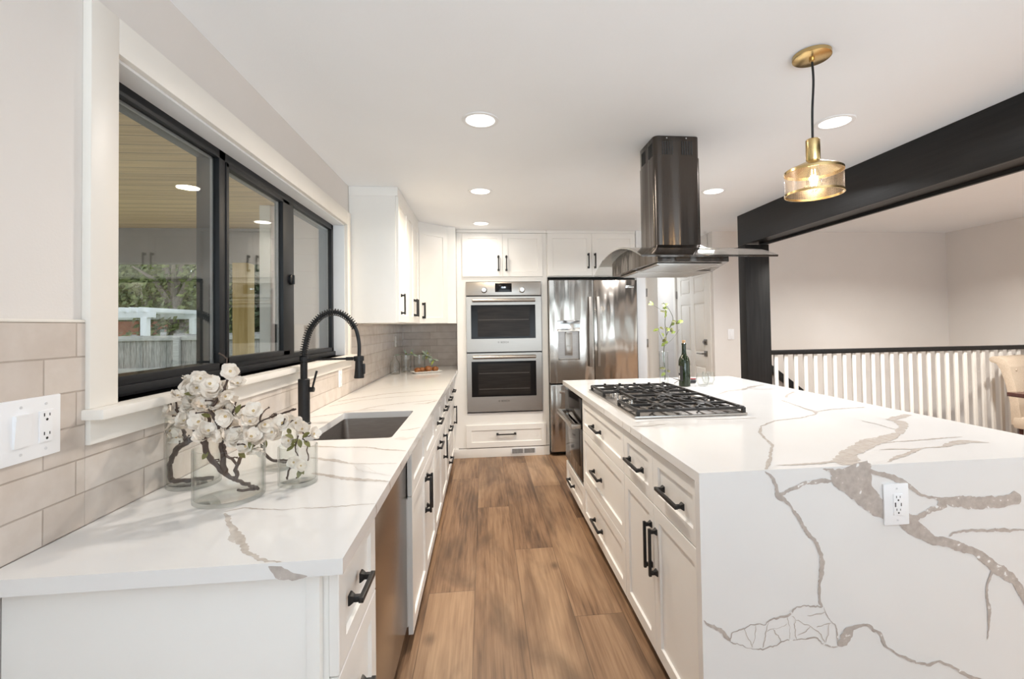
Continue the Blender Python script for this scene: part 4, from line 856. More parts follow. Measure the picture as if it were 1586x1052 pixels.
# ------------------------------------------------------------------ refrigerator
c = thing('refrigerator_cabinet', (1.19, 5.25, 0), 'white cabinet with two doors over the refrigerator, side panels to floor', 'cabinet')
b = MB().box(0.686, 1.668, YO + 0.001, YB - 0.002, 1.895, UZ1 + 0.03).box(0.686, 0.690, YO + 0.001, YB - 0.002, 0.0, 1.895).box(1.660, 1.668, YO + 0.001, YB - 0.002, 0, 1.895)
part('carcass', b, M['cab'], c)
part('crown', MB().box(0.686, 1.668, YO - 0.012, YB - 0.002, UZ1 + 0.032, ZC - 0.001, 0.003), M['cab'], c)
d = y_front('door', c, 0.695, 1.178, 1.905, 2.364); pull(d, (1.140, FY, 2.066), (0, 0, 1), (0, -1, 0), 0.14)
d = y_front('door', c, 1.178, 1.664, 1.905, 2.364); pull(d, (1.213, FY, 2.066), (0, 0, 1), (0, -1, 0), 0.14)
c = thing('refrigerator', (1.17, 5.2, 0), 'stainless french door refrigerator with water dispenser in its left door', 'refrigerator')
RY = 4.84
part('cabinet_body', MB().box(0.694, 1.648, RY + 0.07, YB - 0.02, 0.02, 1.868, 0.004), M['gap'], c)
dx0, dx1, dz0, dz1 = 0.772, 1.018, 1.000, 1.425
d = part('door', MB().plate(rrect(0.694, 1.165, 0.765, 1.850, 0.006), [[(dx0 + 0.008, dz0 + 0.01), (dx1 - 0.008, dz0 + 0.01), (dx1 - 0.008, 1.308), (dx0 + 0.008, 1.308)]], RY, RY + 0.065, to3=lambda a, e, k: (a, k, e)), M['steel_wavy'], c, smooth=0)
ds = part('dispenser', MB().box(dx0 + 0.010, dx1 - 0.010, RY + 0.045, RY + 0.06, dz0 + 0.012, 1.306), M['steel_sink'], d)
part('dispenser_panel', MB().box(dx0, dx1, RY - 0.004, RY + 0.002, 1.310, dz1, 0.002), M['chrome'], d)
part('paddle', MB().box(0.862, 0.938, RY + 0.02, RY + 0.044, 1.055, 1.295, 0.004).box(0.872, 0.928, RY + 0.012, RY + 0.022, 1.075, 1.16, 0.003).box(0.868, 0.932, RY + 0.005, RY + 0.04, 1.285, 1.306, 0.003), M['steel_h'], d)
part('drip_tray', MB().box(dx0 + 0.02, dx1 - 0.02, RY + 0.004, RY + 0.044, dz0 + 0.012, dz0 + 0.024, 0.002), M['steel_h'], d)
def bow(x, z0, z1):
    pts = [(x, RY - 0.004, z0)] + [(x, RY - 0.030 - 0.028 * math.sin(PI * i / 12), z0 + (z1 - z0) * i / 12) for i in range(13)] + [(x, RY - 0.004, z1)]
    b = MB(); n = len(pts); V = []; F = []
    for i, p in enumerate(pts):
        wz = 0.013
        V += [(p[0] - wz, p[1] - 0.006, p[2]), (p[0] + wz, p[1] - 0.006, p[2]), (p[0] + wz, p[1] + 0.006, p[2]), (p[0] - wz, p[1] + 0.006, p[2])]
        if i: F += [((i - 1) * 4 + k, (i - 1) * 4 + (k + 1) % 4, i * 4 + (k + 1) % 4, i * 4 + k) for k in range(4)]
    F += [(0, 1, 2, 3), tuple((n - 1) * 4 + k for k in range(4))]
    return b.add(V, F)
part('handle', bow(1.122, 0.935, 1.672), M['steel_h'], d, label='tall bowed handle')
d = part('door', MB().box(1.171, 1.642, RY, RY + 0.065, 0.765, 1.850, 0.006), M['steel_wavy'], c)
part('handle', bow(1.208, 0.935, 1.672), M['steel_h'], d, label='tall bowed handle')
part('badge', MB().box(1.520, 1.610, RY - 0.002, RY + 0.001, 1.765, 1.790, 0.001), M['chrome'], d)
d = part('freezer_drawer', MB().box(0.694, 1.642, RY, RY + 0.065, 0.050, 0.750, 0.006), M['steel_wavy'], c)
part('handle', MB().box(0.78, 1.556, RY - 0.055, RY - 0.030, 0.665, 0.690, 0.006).box(0.80, 0.83, RY - 0.035, RY + 0.001, 0.668, 0.687).box(1.506, 1.536, RY - 0.035, RY + 0.001, 0.668, 0.687), M['steel_h'], d)

# ------------------------------------------------------------------ sink and faucet
c = thing('sink', (-0.57, 2.32, H - SL - 0.24), 'undermount stainless steel sink in the left worktop', 'sink')
b = MB(); z1 = H - SL - 0.001; z0 = z1 - 0.225
o_ = rrect(SX0 - 0.006, SX1 + 0.006, SY0 - 0.006, SY1 + 0.006, 0.022); n = len(o_)
lo = rrect(SX0 + 0.004, SX1 - 0.004, SY0 + 0.004, SY1 - 0.004, 0.030); fl = rrect(SX0 + 0.03, SX1 - 0.03, SY0 + 0.03, SY1 - 0.03, 0.04)
fo = rrect(SX0 - 0.020, SX1 + 0.020, SY0 - 0.020, SY1 + 0.020, 0.030); oo = rrect(SX0 - 0.009, SX1 + 0.009, SY0 - 0.009, SY1 + 0.009, 0.025); ol = rrect(SX0 - 0.003, SX1 + 0.003, SY0 - 0.003, SY1 + 0.003, 0.03)
rings = [(fo, z1), (o_, z1), (lo, z0 + 0.03), (fl, z0)]
V = [(p[0], p[1], z) for lp, z in rings for p in lp]
F = [(k * n + i, k * n + (i + 1) % n, (k + 1) * n + (i + 1) % n, (k + 1) * n + i) for k in range(3) for i in range(n)] + [tuple(3 * n + i for i in range(n))]
b.add(V, F); part('bowl', b, M['steel_sink'], c)
part('drain', MB().lathe([(0.045, 0.0005), (0.043, 0.004), (0.03, 0.003), (0.0, 0.002)], (-0.57, 2.32, z0), 24), M['chrome'], c)
fx, fy = -0.868, 2.36
c = thing('faucet', (fx, fy, H), 'tall matte black pull-down kitchen faucet with spring neck', 'faucet')
part('body', MB().lathe([(0.030, 0), (0.030, 0.006), (0.0265, 0.009), (0.0265, 0.215), (0.024, 0.218), (0.016, 0.219), (0.016, 0.30), (0.019, 0.302), (0.019, 0.325), (0.012, 0.328)], (fx, fy, H), 28), M['black'], c)
part('lever', MB().tube([(fx + 0.020, fy + 0.002, H + 0.165), (fx + 0.046, fy + 0.002, H + 0.165)], 0.0125, 16).tube([(fx + 0.038, fy, H + 0.168), (fx + 0.060, fy, H + 0.255)], [0.0045, 0.0055], 10), M['black'], c)
arc = spline([(fx, fy, 1.24), (fx + 0.004, fy, 1.29), (fx + 0.030, fy, 1.375), (fx + 0.085, fy, 1.438), (fx + 0.145, fy, 1.455), (fx + 0.200, fy, 1.432), (fx + 0.243, fy, 1.375), (fx + 0.260, fy, 1.300), (fx + 0.259, fy, 1.225)], 10)
part('hose', MB().tube(arc, 0.0090, 12), M['black'], c)
L = [0.0]
for i in range(1, len(arc)): L.append(L[-1] + (arc[i] - arc[i - 1]).length)
end = L[60]; turns = 38; hp = []
for k in range(turns * 10 + 1):
    s_ = end * k / (turns * 10); i = max(j for j in range(len(L)) if L[j] <= s_ + 1e-9); i = min(i, len(arc) - 2)
    f_ = (s_ - L[i]) / (L[i + 1] - L[i]); p = arc[i].lerp(arc[i + 1], f_); t_ = (arc[i + 1] - arc[i]).normalized(); a_ = Vector((0, 1, 0)); n_ = t_.cross(a_)
    th = 2 * PI * k / 10; hp.append(p + (a_ * math.cos(th) + n_ * math.sin(th)) * 0.0162)
part('spring', MB().tube(hp, 0.0026, 6), M['black'], c)
part('spray_head', MB().lathe([(0.012, 0.100), (0.018, 0.095), (0.019, 0.05), (0.024, 0.004), (0.023, 0.0), (0.0, 0.0)], (fx + 0.259, fy, 1.130), 22).box(fx + 0.275, fx + 0.288, fy - 0.010, fy + 0.010, 1.150, 1.20, 0.004), M['black'], c)
part('support_arm', MB().tube([(fx + 0.015, fy, 1.225), (fx + 0.232, fy, 1.226)], 0.0055, 12).lathe([(0.024, -0.011), (0.024, 0.011), (0.019, 0.012), (0.019, -0.012)], (fx + 0.259, fy, 1.226), 22, closed=True).tube([(fx + 0.198, fy, 1.226), (fx + 0.232, fy, 1.226)], 0.0085, 12), M['black'], c)

# ------------------------------------------------------------------ range hood
hx, hy = 1.066, 2.55
c = thing('range_hood', (hx, hy, 1.66), 'black stainless island hood with curved smoked glass canopy above the cooktop', 'range hood')
def rr4(x0, x1, y0, y1, r): return rrect(x0, x1, y0, y1, r, 6)
def loft(b, loops, cap=True):
    n = len(loops[0][0]); V = [(p[0], p[1], z) for lp, z in loops for p in lp]
    F = [(k * n + i, k * n + (i + 1) % n, (k + 1) * n + (i + 1) % n, (k + 1) * n + i) for k in range(len(loops) - 1) for i in range(n)]
    if cap: F += [tuple(range(n)), tuple((len(loops) - 1) * n + i for i in range(n))]
    return b.add(V, F)
HX0, HX1, HY0, HY1 = 0.935, 1.198, 2.425, 2.680
ch = part('chimney', loft(MB(), [(rr4(HX0, HX1, HY0, HY1, 0.028), 1.800), (rr4(HX0, HX1, HY0, HY1, 0.028), 2.282)]), M['steel_dark'], c)
uc = part('upper_chimney', loft(MB(), [(rr4(HX0 + 0.003, HX1 - 0.003, HY0 + 0.003, HY1 - 0.003, 0.027), 2.280), (rr4(HX0 + 0.003, HX1 - 0.003, HY0 + 0.003, HY1 - 0.003, 0.027), ZC - 0.001)]), M['steel_dark'], c)
b = MB()
for x0 in (0.982, 1.092):
    for i in range(5): b.box(x0 + i * 0.0135, x0 + i * 0.0135 + 0.006, HY0 + 0.0015, HY0 + 0.005, 2.298, 2.372)
for y0_ in (2.46, 2.57):
    for i in range(5): b.box(HX0 + 0.0015, HX0 + 0.005, y0_ + i * 0.0135, y0_ + i * 0.0135 + 0.006, 2.298, 2.372)
part('vent_slots', b, M['slot'], uc, label='two rows of dark vent slots')
part('screw', MB().tube([(1.008, HY0 + 0.0035, 2.388), (1.008, HY0, 2.388)], 0.004, 10), M['chrome'], uc); part('screw', MB().tube([(1.118, HY0 + 0.0035, 2.388), (1.118, HY0, 2.388)], 0.004, 10), M['chrome'], uc)
GX0, GX1, GY0, GY1 = 0.728, 1.405, 2.08, 2.985
def gz(y): t = (y - 2.5325) / 0.4525; return 1.782 - 0.094 * t * t
part('collar', loft(MB(), [(rr4(HX0 - 0.05, HX1 + 0.05, HY0 - 0.05, HY1 + 0.05, 0.04), 1.774), (rr4(HX0 - 0.02, HX1 + 0.02, HY0 - 0.02, HY1 + 0.02, 0.034), 1.788), (rr4(HX0 - 0.002, HX1 + 0.002, HY0 - 0.002, HY1 + 0.002, 0.03), 1.802)]), M['steel_dark'], c)
b = MB(); ny = 28; nx = 10; V = []; F = []
for lay in (0.0, 0.008):
    for j in range(ny + 1):
        y = GY0 + (GY1 - GY0) * j / ny
        for i in range(nx + 1): V.append((GX0 + (GX1 - GX0) * i / nx, y, gz(y) + lay))
K = (nx + 1) * (ny + 1)
for j in range(ny):
    for i in range(nx):
        a = j * (nx + 1) + i; F += [(a, a + 1, a + nx + 2, a + nx + 1), (K + a, K + a + nx + 1, K + a + nx + 2, K + a + 1)]
for j in range(ny):
    a = j * (nx + 1); e = a + nx + 1; F += [(a, e, K + e, K + a), (a + nx, K + a + nx, K + e + nx, e + nx)]
for i in range(nx):
    a = i; e = ny * (nx + 1) + i; F += [(a, K + a, K + a + 1, a + 1), (e, e + 1, K + e + 1, K + e)]
part('glass_canopy', b.add(V, F), M['hood_glass'], c, label='curved smoked glass canopy')
# steel lip along the near and far rim of the glass
part('glass_rim', MB().box(GX0 + 0.004, GX1 - 0.004, GY0 - 0.003, GY0 + 0.001, gz(GY0) - 0.002, gz(GY0) + 0.007, 0.0012), M['steel_dark'], c)
b = MB(); ny = 16; V = []; F = []; By0, By1 = 2.115, 2.80
for j in range(ny + 1):
    y = By0 + (By1 - By0) * j / ny; t = j / ny
    xa = 0.822 - 0.025 * min(1, t * 2.5); xb = 1.175 + 0.135 * min(1.0, t * 1.6)
    V += [(xa, y, 1.668), (xb, y, 1.668), (xb, y, gz(y) - 0.0015), (xa, y, gz(y) - 0.0015)]
    if j: F += [((j - 1) * 4 + k, (j - 1) * 4 + (k + 1) % 4, j * 4 + (k + 1) % 4, j * 4 + k) for k in range(4)]
F += [(0, 1, 2, 3), tuple(ny * 4 + k for k in range(4))]
bd = part('body', b.add(V, F), M['steel_dark'], c)
for (a, e) in ((2.16, 2.45), (2.47, 2.76)):
    b = MB().box(0.835, 1.165 + (0.10 if a > 2.3 else 0.0), a, e, 1.660, 1.667, 0.002)
    for i in range(9): y = a + 0.02 + i * (e - a - 0.04) / 8; b.box(0.85, 1.15 + (0.10 if a > 2.3 else 0.0), y - 0.006, y + 0.006, 1.6565, 1.6605, 0.001)
    fl_ = part('grease_filter', b, M['steel_h'], bd, label='pale steel grease filter')

# ------------------------------------------------------------------ pendant and downlights
px_, py_ = 1.270, 1.647
c = thing('pendant_light', (px_, py_, ZC), 'brass pendant lamp with wire mesh drum shade hanging over island', 'pendant light')
part('canopy', MB().lathe([(0.0, -0.016), (0.064, -0.016), (0.067, -0.014), (0.067, -0.001)][::-1], (px_, py_, ZC), 40).lathe([(0.010, -0.016), (0.010, -0.026), (0.006, -0.030)], (px_, py_, ZC), 16), M['brass'], c)
part('cord', MB().tube(spline([(px_, py_, ZC - 0.02), (px_ + 0.004, py_, 2.30), (px_ - 0.004, py_, 2.18), (px_ - 0.006, py_, 2.07)], 6), 0.0042, 8), M['black'], c)
lx = px_ - 0.006
part('socket', MB().lathe([(0.021, 2.072), (0.0245, 2.068), (0.0245, 1.992), (0.022, 1.988), (0.018, 1.975)], (lx, py_, 0), 28), M['brass'], c)
sh = part('shade_cap', MB().lathe([(0.020, 1.990), (0.030, 1.984), (0.095, 1.956), (0.101, 1.951), (0.101, 1.942), (0.098, 1.942), (0.094, 1.952), (0.030, 1.979), (0.020, 1.986)], (lx, py_, 0), 48, closed=True), M['brass'], c)
cg = MB().lathe([(0.0985, 1.945), (0.0985, 1.862)], (0, 0, 0), 64)
cg.f = cg.f[:-2]; cg.m = cg.m[:-2]
mesh_ = part('mesh_shade', cg, M['cage'], c, recalc=False, label='fine brass wire mesh'); mesh_.data.transform(Matrix.Translation((px_, py_, ZC))); mesh_.location = (lx - px_, 0, -ZC)
b = MB()
for z in (1.862,): b.lathe([(0.0965, z - 0.004), (0.1010, z - 0.004), (0.1010, z + 0.004), (0.0965, z + 0.004)], (lx, py_, 0), 48, closed=True)
part('shade_ring', b, M['brass'], c)
bu = part('bulb', MB().lathe([(0.011, 1.978), (0.013, 1.962), (0.022, 1.935), (0.026, 1.910), (0.022, 1.886), (0.010, 1.874), (0.0, 1.872)], (lx, py_, 0), 24), M['glass'], c)
b = MB()
for k in range(4):
    a = k * PI / 2; b.tube([(lx + 0.007 * math.cos(a), py_ + 0.007 * math.sin(a), 1.955), (lx + 0.010 * math.cos(a), py_ + 0.010 * math.sin(a), 1.893)], 0.0013, 6)
part('filament', b, M['filament'], bu)
pl_d = bpy.data.lights.new('pendant_glow', 'POINT'); pl_d.energy = 1.2; pl_d.color = (1, 0.75, 0.45); pl_d.shadow_soft_size = 0.02
pl = bpy.data.objects.new('pendant_glow', pl_d); COL.objects.link(pl); pl.location = (lx, py_, 1.925)
def downlight(x, y, label, power, color=LAMP):
    o = thing('downlight', (x, y, ZC), label, 'ceiling light', 'recessed ceiling lights')
    part('trim_ring', MB().lathe([(0.070, -0.001), (0.073, -0.005), (0.090, -0.004), (0.093, -0.0005)], (x, y, ZC), 40), M['white_out'], o)
    part('lens', MB().lathe([(0.0, -0.0035), (0.070, -0.0035), (0.070, -0.0005)], (x, y, ZC), 40), M['lens'], o)
    d = bpy.data.lights.new('downlight_lamp', 'AREA'); d.shape = 'DISK'; d.size = 0.13; d.energy = power; d.color = color; d.spread = R(160)
    l = bpy.data.objects.new('downlight_lamp', d); COL.objects.link(l); l.location = (x, y, ZC - 0.008)
downlight(-0.002, 2.305, 'nearest of the three ceiling downlights in line over the aisle', 16.5, (1.06, 0.97, 0.88))
downlight(-0.010, 3.525, 'middle one of the three ceiling downlights in line over the aisle', 18, (1.15, 0.98, 0.74))
downlight(-0.010, 4.634, 'farthest aisle downlight, in front of the oven cabinet doors', 3)
downlight(1.815, 2.202, 'ceiling downlight beside the brass pendant lamp', 5, (0.95, 0.97, 1.0))
downlight(1.794, 3.433, 'ceiling downlight partly behind the hood chimney', 27, (0.97, 0.98, 1.0))
def off_lamp(x, y, power, color=LAMP):
    d = bpy.data.lights.new('unseen_fill_lamp', 'AREA'); d.shape = 'DISK'; d.size = 0.13; d.energy = power; d.color = color; d.spread = R(150)
    l = bpy.data.objects.new('unseen_fill_lamp', d); COL.objects.link(l); l.location = (x, y, ZC - 0.008)
for (x, y, e) in ((3.9, 2.95, 64), (3.9, 1.0, 46), (3.9, -0.7, 46)): off_lamp(x, y, e, (1.0, 0.97, 0.91))  # added lamps without fittings, out of view, brightening the dining side and stair wall
off_lamp(2.05, 6.3, 8, (0.95, 0.99, 1.0))  # added lamp hidden in the hall, standing in for daylight there

# ------------------------------------------------------------------ stair railing
c = thing('stair_railing', (4.0, 4.16, 0), 'white baluster railing with black top rail in front of stairwell', 'railing')
part('top_rail', MB().box(2.69, XE - 0.002, 4.125, 4.185, 1.066, 1.108, 0.006), M['beam'], c, label='black top rail')
k = 0; x = 2.752
while x < XE - 0.03:
    part('baluster', MB().box(x - 0.018, x + 0.018, 4.145, 4.165, 0.0, 1.066, 0.003), M['bal'], c); x += 0.0995
c = thing('stair_handrail', (3.3, 4.86, 0.5), 'sloping black handrail on the wall behind the white balusters', 'handrail')
d_ = Vector((0.79, 0, -0.61)).normalized(); s_ = Vector((0.61, 0, 0.79)).normalized()
part('rail', MB().obox((3.00, 4.865, 1.03), d_, (0, 1, 0), s_, (0, 2.6), (-0.02, 0.025), (-0.075, 0.0), 0.006), M['beam'], c)
for t in (0.3, 1.3, 2.3):
    p = Vector((3.0, 4.865, 0.99)) + d_ * t; part('bracket', MB().box(p.x - 0.012, p.x + 0.012, 4.88, YO - 0.001, p.z - 0.015, p.z + 0.015, 0.002), M['black'], c)

# ------------------------------------------------------------------ dining chair and table
fdir = Vector((0.25, -0.97, 0)).normalized(); ang = math.atan2(fdir.y, fdir.x)      # local +x is the way it faces
c = thing('dining_chair', (5.09, 3.66, 0), 'beige linen dining chair with buttoned scroll back by the railing', 'chair', rz=ang)
hw = 0.24
prof = [(-0.22, 0.40), (-0.225, 0.60), (-0.25, 0.76), (-0.285, 0.90), (-0.315, 0.955), (-0.352, 0.965), (-0.368, 0.985), (-0.362, 1.008), (-0.335, 1.022), (-0.29, 1.015), (-0.245, 0.985), (-0.215, 0.93), (-0.185, 0.78), (-0.16, 0.60), (-0.15, 0.46), (-0.15, 0.40)]
bk = part('backrest', MB().prism(prof, lambda a, e: (a, -hw, e), lambda a, e: (a, hw, e), bev=0.006), M['linen'], c)
for z, xx in ((0.90, -0.206), (0.80, -0.186), (0.70, -0.173)):
    for y in ((-0.16, 0.0, 0.16) if z != 0.80 else (-0.08, 0.08)):
        part('button', MB().ball((xx + 0.001, y, z), 0.011, (0.5, 1, 1)), M['linen'], bk)
part('seat', MB().box(-0.21, 0.26, -0.25, 0.25, 0.37, 0.48, 0.03), M['linen'], c)
for (x, y) in ((0.22, 0.21), (0.22, -0.21), (-0.17, 0.21), (-0.17, -0.21)):
    part('leg', MB().tube([(x, y, 0.39), (x * 1.02, y * 1.02, 0.0)], [0.022, 0.014], 4), M['table'], c, label='dark wooden leg')
c = thing('dining_table', (4.9, 2.9, 0), 'dark mahogany dining table at the right edge in front of the linen chair', 'table')
part('tabletop', MB().box(4.375, 5.40, 2.0, 3.50, 0.722, 0.756, 0.004), M['table'], c)
part('apron', MB().box(4.52, 5.26, 2.16, 2.18, 0.64, 0.722).box(4.52, 5.26, 3.32, 3.34, 0.64, 0.722).box(4.50, 4.52, 2.16, 3.34, 0.64, 0.722).box(5.26, 5.28, 2.16, 3.34, 0.64, 0.722), M['table'], c)
for (x, y) in ((4.53, 2.19), (5.25, 2.19), (4.53, 3.31), (5.25, 3.31)): part('leg', MB().box(x - 0.035, x + 0.035, y - 0.035, y + 0.035, 0, 0.722, 0.004), M['table'], c)

# ------------------------------------------------------------------ glassware helper
def vase(x, y, r_, h_, label, z=H, nme='glass_vase', cat='vase', t=0.004, base=0.009, group=None):
    p = [(0.0, 0.0), (r_ * 0.97, 0.0), (r_, 0.003), (r_, h_ - 0.001), (r_ - t * 0.5, h_ + 0.001), (r_ - t, h_ - 0.001), (r_ - t, base + 0.003), (r_ - t - 0.004, base), (0.0, base)]
    return solo(nme, MB().lathe(p, (x, y, z + 0.0008), 44), M['glass'], label, cat, group, smooth=40)
vase(-0.868, 1.500, 0.070, 0.205, 'tall clear glass vase against the tile, left of the wide vase', group='glass vases on the left worktop')
vase(-0.697, 1.362, 0.086, 0.142, 'wide low clear glass vase nearest the worktop edge, holding the big branch', group='glass vases on the left worktop')
vase(-0.680, 1.640, 0.055, 0.128, 'clear glass vase behind the wide vase, mostly hidden', group='glass vases on the left worktop')
vase(-0.556, 1.462, 0.054, 0.112, 'small clear glass vase right of the wide one, nearest the sink', group='glass vases on the left worktop')

def frame_of(n):
    n = Vector(n).normalized(); a = n.orthogonal().normalized(); return a, n.cross(a), n
def blossom(parent, pos, n, r_, rng):
    a, b_, n = frame_of(n); pos = Vector(pos); V = []; F = []; m = []; k0 = rng.random() * 6.3; mb = MB()
    for lay, (rr, npet, cup) in enumerate(((r_, 5, 0.38), (r_ * 0.82, 5, 0.72), (r_ * 0.55, 4, 1.0))):
        for k in range(npet):
            th = k0 + lay * 0.6 + 2 * PI * k / npet + rng.uniform(-0.12, 0.12); d_ = a * math.cos(th) + b_ * math.sin(th); s_ = n.cross(d_); L_ = rr * rng.uniform(0.88, 1.1)
            pts = []
            for i in range(6):
                u_ = i / 5; w_ = L_ * 0.60 * math.sin(PI * (0.10 + 0.80 * u_) ** 0.9) * (1.0 if u_ < 0.95 else 0.75); h_ = cup * L_ * (u_ ** 1.4) + 0.11 * L_ * math.sin(u_ * 6 + th * 3)
                for j in (-1, 0, 1): pts.append(pos + d_ * (L_ * u_) + s_ * (w_ * j) + n * (h_ + (0.13 * L_ if j else 0) * u_))
            mb.add(pts, [(i * 3 + j, i * 3 + j + 1, i * 3 + j + 4, i * 3 + j + 3) for i in range(5) for j in range(2)], 0)
    mb.ball(pos + n * 0.002, r_ * 0.17, mi=1, seg=8, rings=5)
    o = part('blossom', mb, [M['petal'], M['stamen']], parent, smooth=60, recalc=False)
    return o
def leaf(parent, pos, d_, n, L_, w_, mat, nme='leaf'):
    d_ = Vector(d_).normalized(); s_ = d_.cross(Vector(n)).normalized(); n = s_.cross(d_); pos = Vector(pos); V = []
    for i in range(6):
        u_ = i / 5; ww = w_ / 2 * math.sin(PI * (0.04 + 0.94 * u_)) ** 0.8; z = -0.25 * L_ * u_ * u_
        for j in (-1, 0, 1): V.append(pos + d_ * (L_ * u_) + s_ * (ww * j) + n * (z + (0.18 * ww if j else 0)))
    return part(nme, MB().add(V, [(i * 3 + j, i * 3 + j + 1, i * 3 + j + 4, i * 3 + j + 3) for i in range(5) for j in range(2)]), mat, parent, smooth=60, recalc=False)
def branch(label, loc, limbs, flowers, leaves, seed, fr=0.022, group='flowering branches in the glass vases'):
    """limbs: (points, r0, r1); flowers: (pos, normal or None); leaves: (pos, dir)"""
    rng = random.Random(seed); o = thing('blossom_branch', loc, label, 'branch', group); mb = MB(); tips = []
    for pts, r0, r1 in limbs:
        S = spline(pts, 7); n = len(S); S = [p + Vector((rng.gauss(0, 1), rng.gauss(0, 1), rng.gauss(0, 1))) * 0.0012 for p in S]
        mb.tube(S, [(r0 + (r1 - r0) * i / (n - 1)) * (1 + rng.uniform(-0.12, 0.16)) for i in range(n)], 8)
        for i in range(4, n, 4):
            if rng.random() < 0.55:
                d_ = Vector((rng.gauss(0, 1), rng.gauss(0, 1), abs(rng.gauss(0.4, 0.8)))).normalized(); L_ = rng.uniform(0.012, 0.034)
                if S[i].z < H + 0.10: continue
                q = S[i] + d_ * L_; mb.tube([S[i], S[i] + d_ * L_ * 0.5 + Vector((0, 0, 0.002)), q], [0.0022, 0.0018, 0.0016], 6); mb.ball(q, 0.0028, seg=6, rings=4)
    part('stem', mb, M['bark'], o, smooth=50)
    for pos, nn in flowers:
        nn = nn or (rng.gauss(0.35, 0.45), rng.gauss(-0.75, 0.4), rng.gauss(0.35, 0.45)); blossom(o, pos, nn, fr * rng.uniform(0.85, 1.15), rng)
    for pos, d_ in leaves: leaf(o, pos, d_, (0.3, -0.6, 0.6), rng.uniform(0.020, 0.03), 0.014, M['leaf'])
    return o
# branch in the tall vase (leans over to the right, crown of blossoms above)
rg = random.Random(5)
f1 = [((-0.905, 1.485, 1.135), None), ((-0.885, 1.47, 1.10), None), ((-0.915, 1.49, 1.095), None), ((-0.87, 1.47, 1.155), None), ((-0.85, 1.455, 1.175), None), ((-0.835, 1.45, 1.205), None), ((-0.86, 1.46, 1.215), None), ((-0.825, 1.44, 1.165), None), ((-0.80, 1.44, 1.20), None), ((-0.815, 1.44, 1.235), None), ((-0.84, 1.46, 1.14), None), ((-0.795, 1.43, 1.165), None), ((-0.775, 1.42, 1.215), None), ((-0.90, 1.47, 1.065), None), ((-0.785, 1.42, 1.09), None), ((-0.86, 1.44, 1.115), None), ((-0.82, 1.43, 1.13), None)]
f1 += [((rg.gauss(-0.835, 0.030), rg.gauss(1.445, 0.015), rg.gauss(1.165, 0.034)), None) for _ in range(16)]
branch('blossom branch standing in the tall glass vase, cream flowers in a dense crown', (-0.868, 1.5, H), [
    ([(-0.815, 1.500, 0.931), (-0.855, 1.497, 0.931), (-0.915, 1.49, 0.930), (-0.928, 1.49, 0.945), (-0.927, 1.49, 0.985), (-0.905, 1.485, 1.025), (-0.875, 1.475, 1.045), (-0.842, 1.465, 1.065), (-0.80, 1.45, 1.098)], 0.0055, 0.0085),
    ([(-0.842, 1.465, 1.065), (-0.845, 1.46, 1.11), (-0.83, 1.45, 1.16), (-0.815, 1.44, 1.21)], 0.0065, 0.003),
    ([(-0.875, 1.475, 1.045), (-0.88, 1.47, 1.09), (-0.90, 1.48, 1.13), (-0.93, 1.49, 1.155)], 0.005, 0.0022),
    ([(-0.80, 1.45, 1.098), (-0.785, 1.43, 1.15), (-0.78, 1.42, 1.20)], 0.005, 0.0025),
    ([(-0.90, 1.48, 1.13), (-0.91, 1.48, 1.175)], 0.003, 0.002)], f1, [((-0.79, 1.42, 1.11), (0.4, -0.3, -0.4)), ((-0.83, 1.44, 1.19), (-0.5, -0.4, 0.2))], 3, 0.023)
# branch in the wide vase
f2 = [((-0.686, 1.345, 1.262), (0.3, -0.9, 0.2)), ((-0.715, 1.36, 1.215), None), ((-0.745, 1.37, 1.225), None), ((-0.76, 1.37, 1.20), None), ((-0.735, 1.35, 1.185), None), ((-0.70, 1.345, 1.195), None), ((-0.775, 1.37, 1.165), None), ((-0.72, 1.34, 1.16), None), ((-0.655, 1.34, 1.14), None), ((-0.632, 1.335, 1.125), None), ((-0.645, 1.33, 1.095), None), ((-0.62, 1.33, 1.155), None), ((-0.668, 1.33, 1.075), None), ((-0.64, 1.33, 1.06), None), ((-0.735, 1.33, 1.105), None), ((-0.705, 1.33, 1.09), None), ((-0.755, 1.345, 1.09), None), ((-0.61, 1.34, 1.075), None), ((-0.585, 1.36, 1.09), None), ((-0.565, 1.38, 1.11), None), ((-0.60, 1.35, 1.115), None), ((-0.775, 1.36, 1.125), None)]
f2 += [((rg.gauss(-0.735, 0.025), rg.gauss(1.36, 0.012), rg.gauss(1.185, 0.026)), None) for _ in range(9)] + [((rg.gauss(-0.645, 0.030), rg.gauss(1.34, 0.012), rg.gauss(1.095, 0.026)), None) for _ in range(8)]
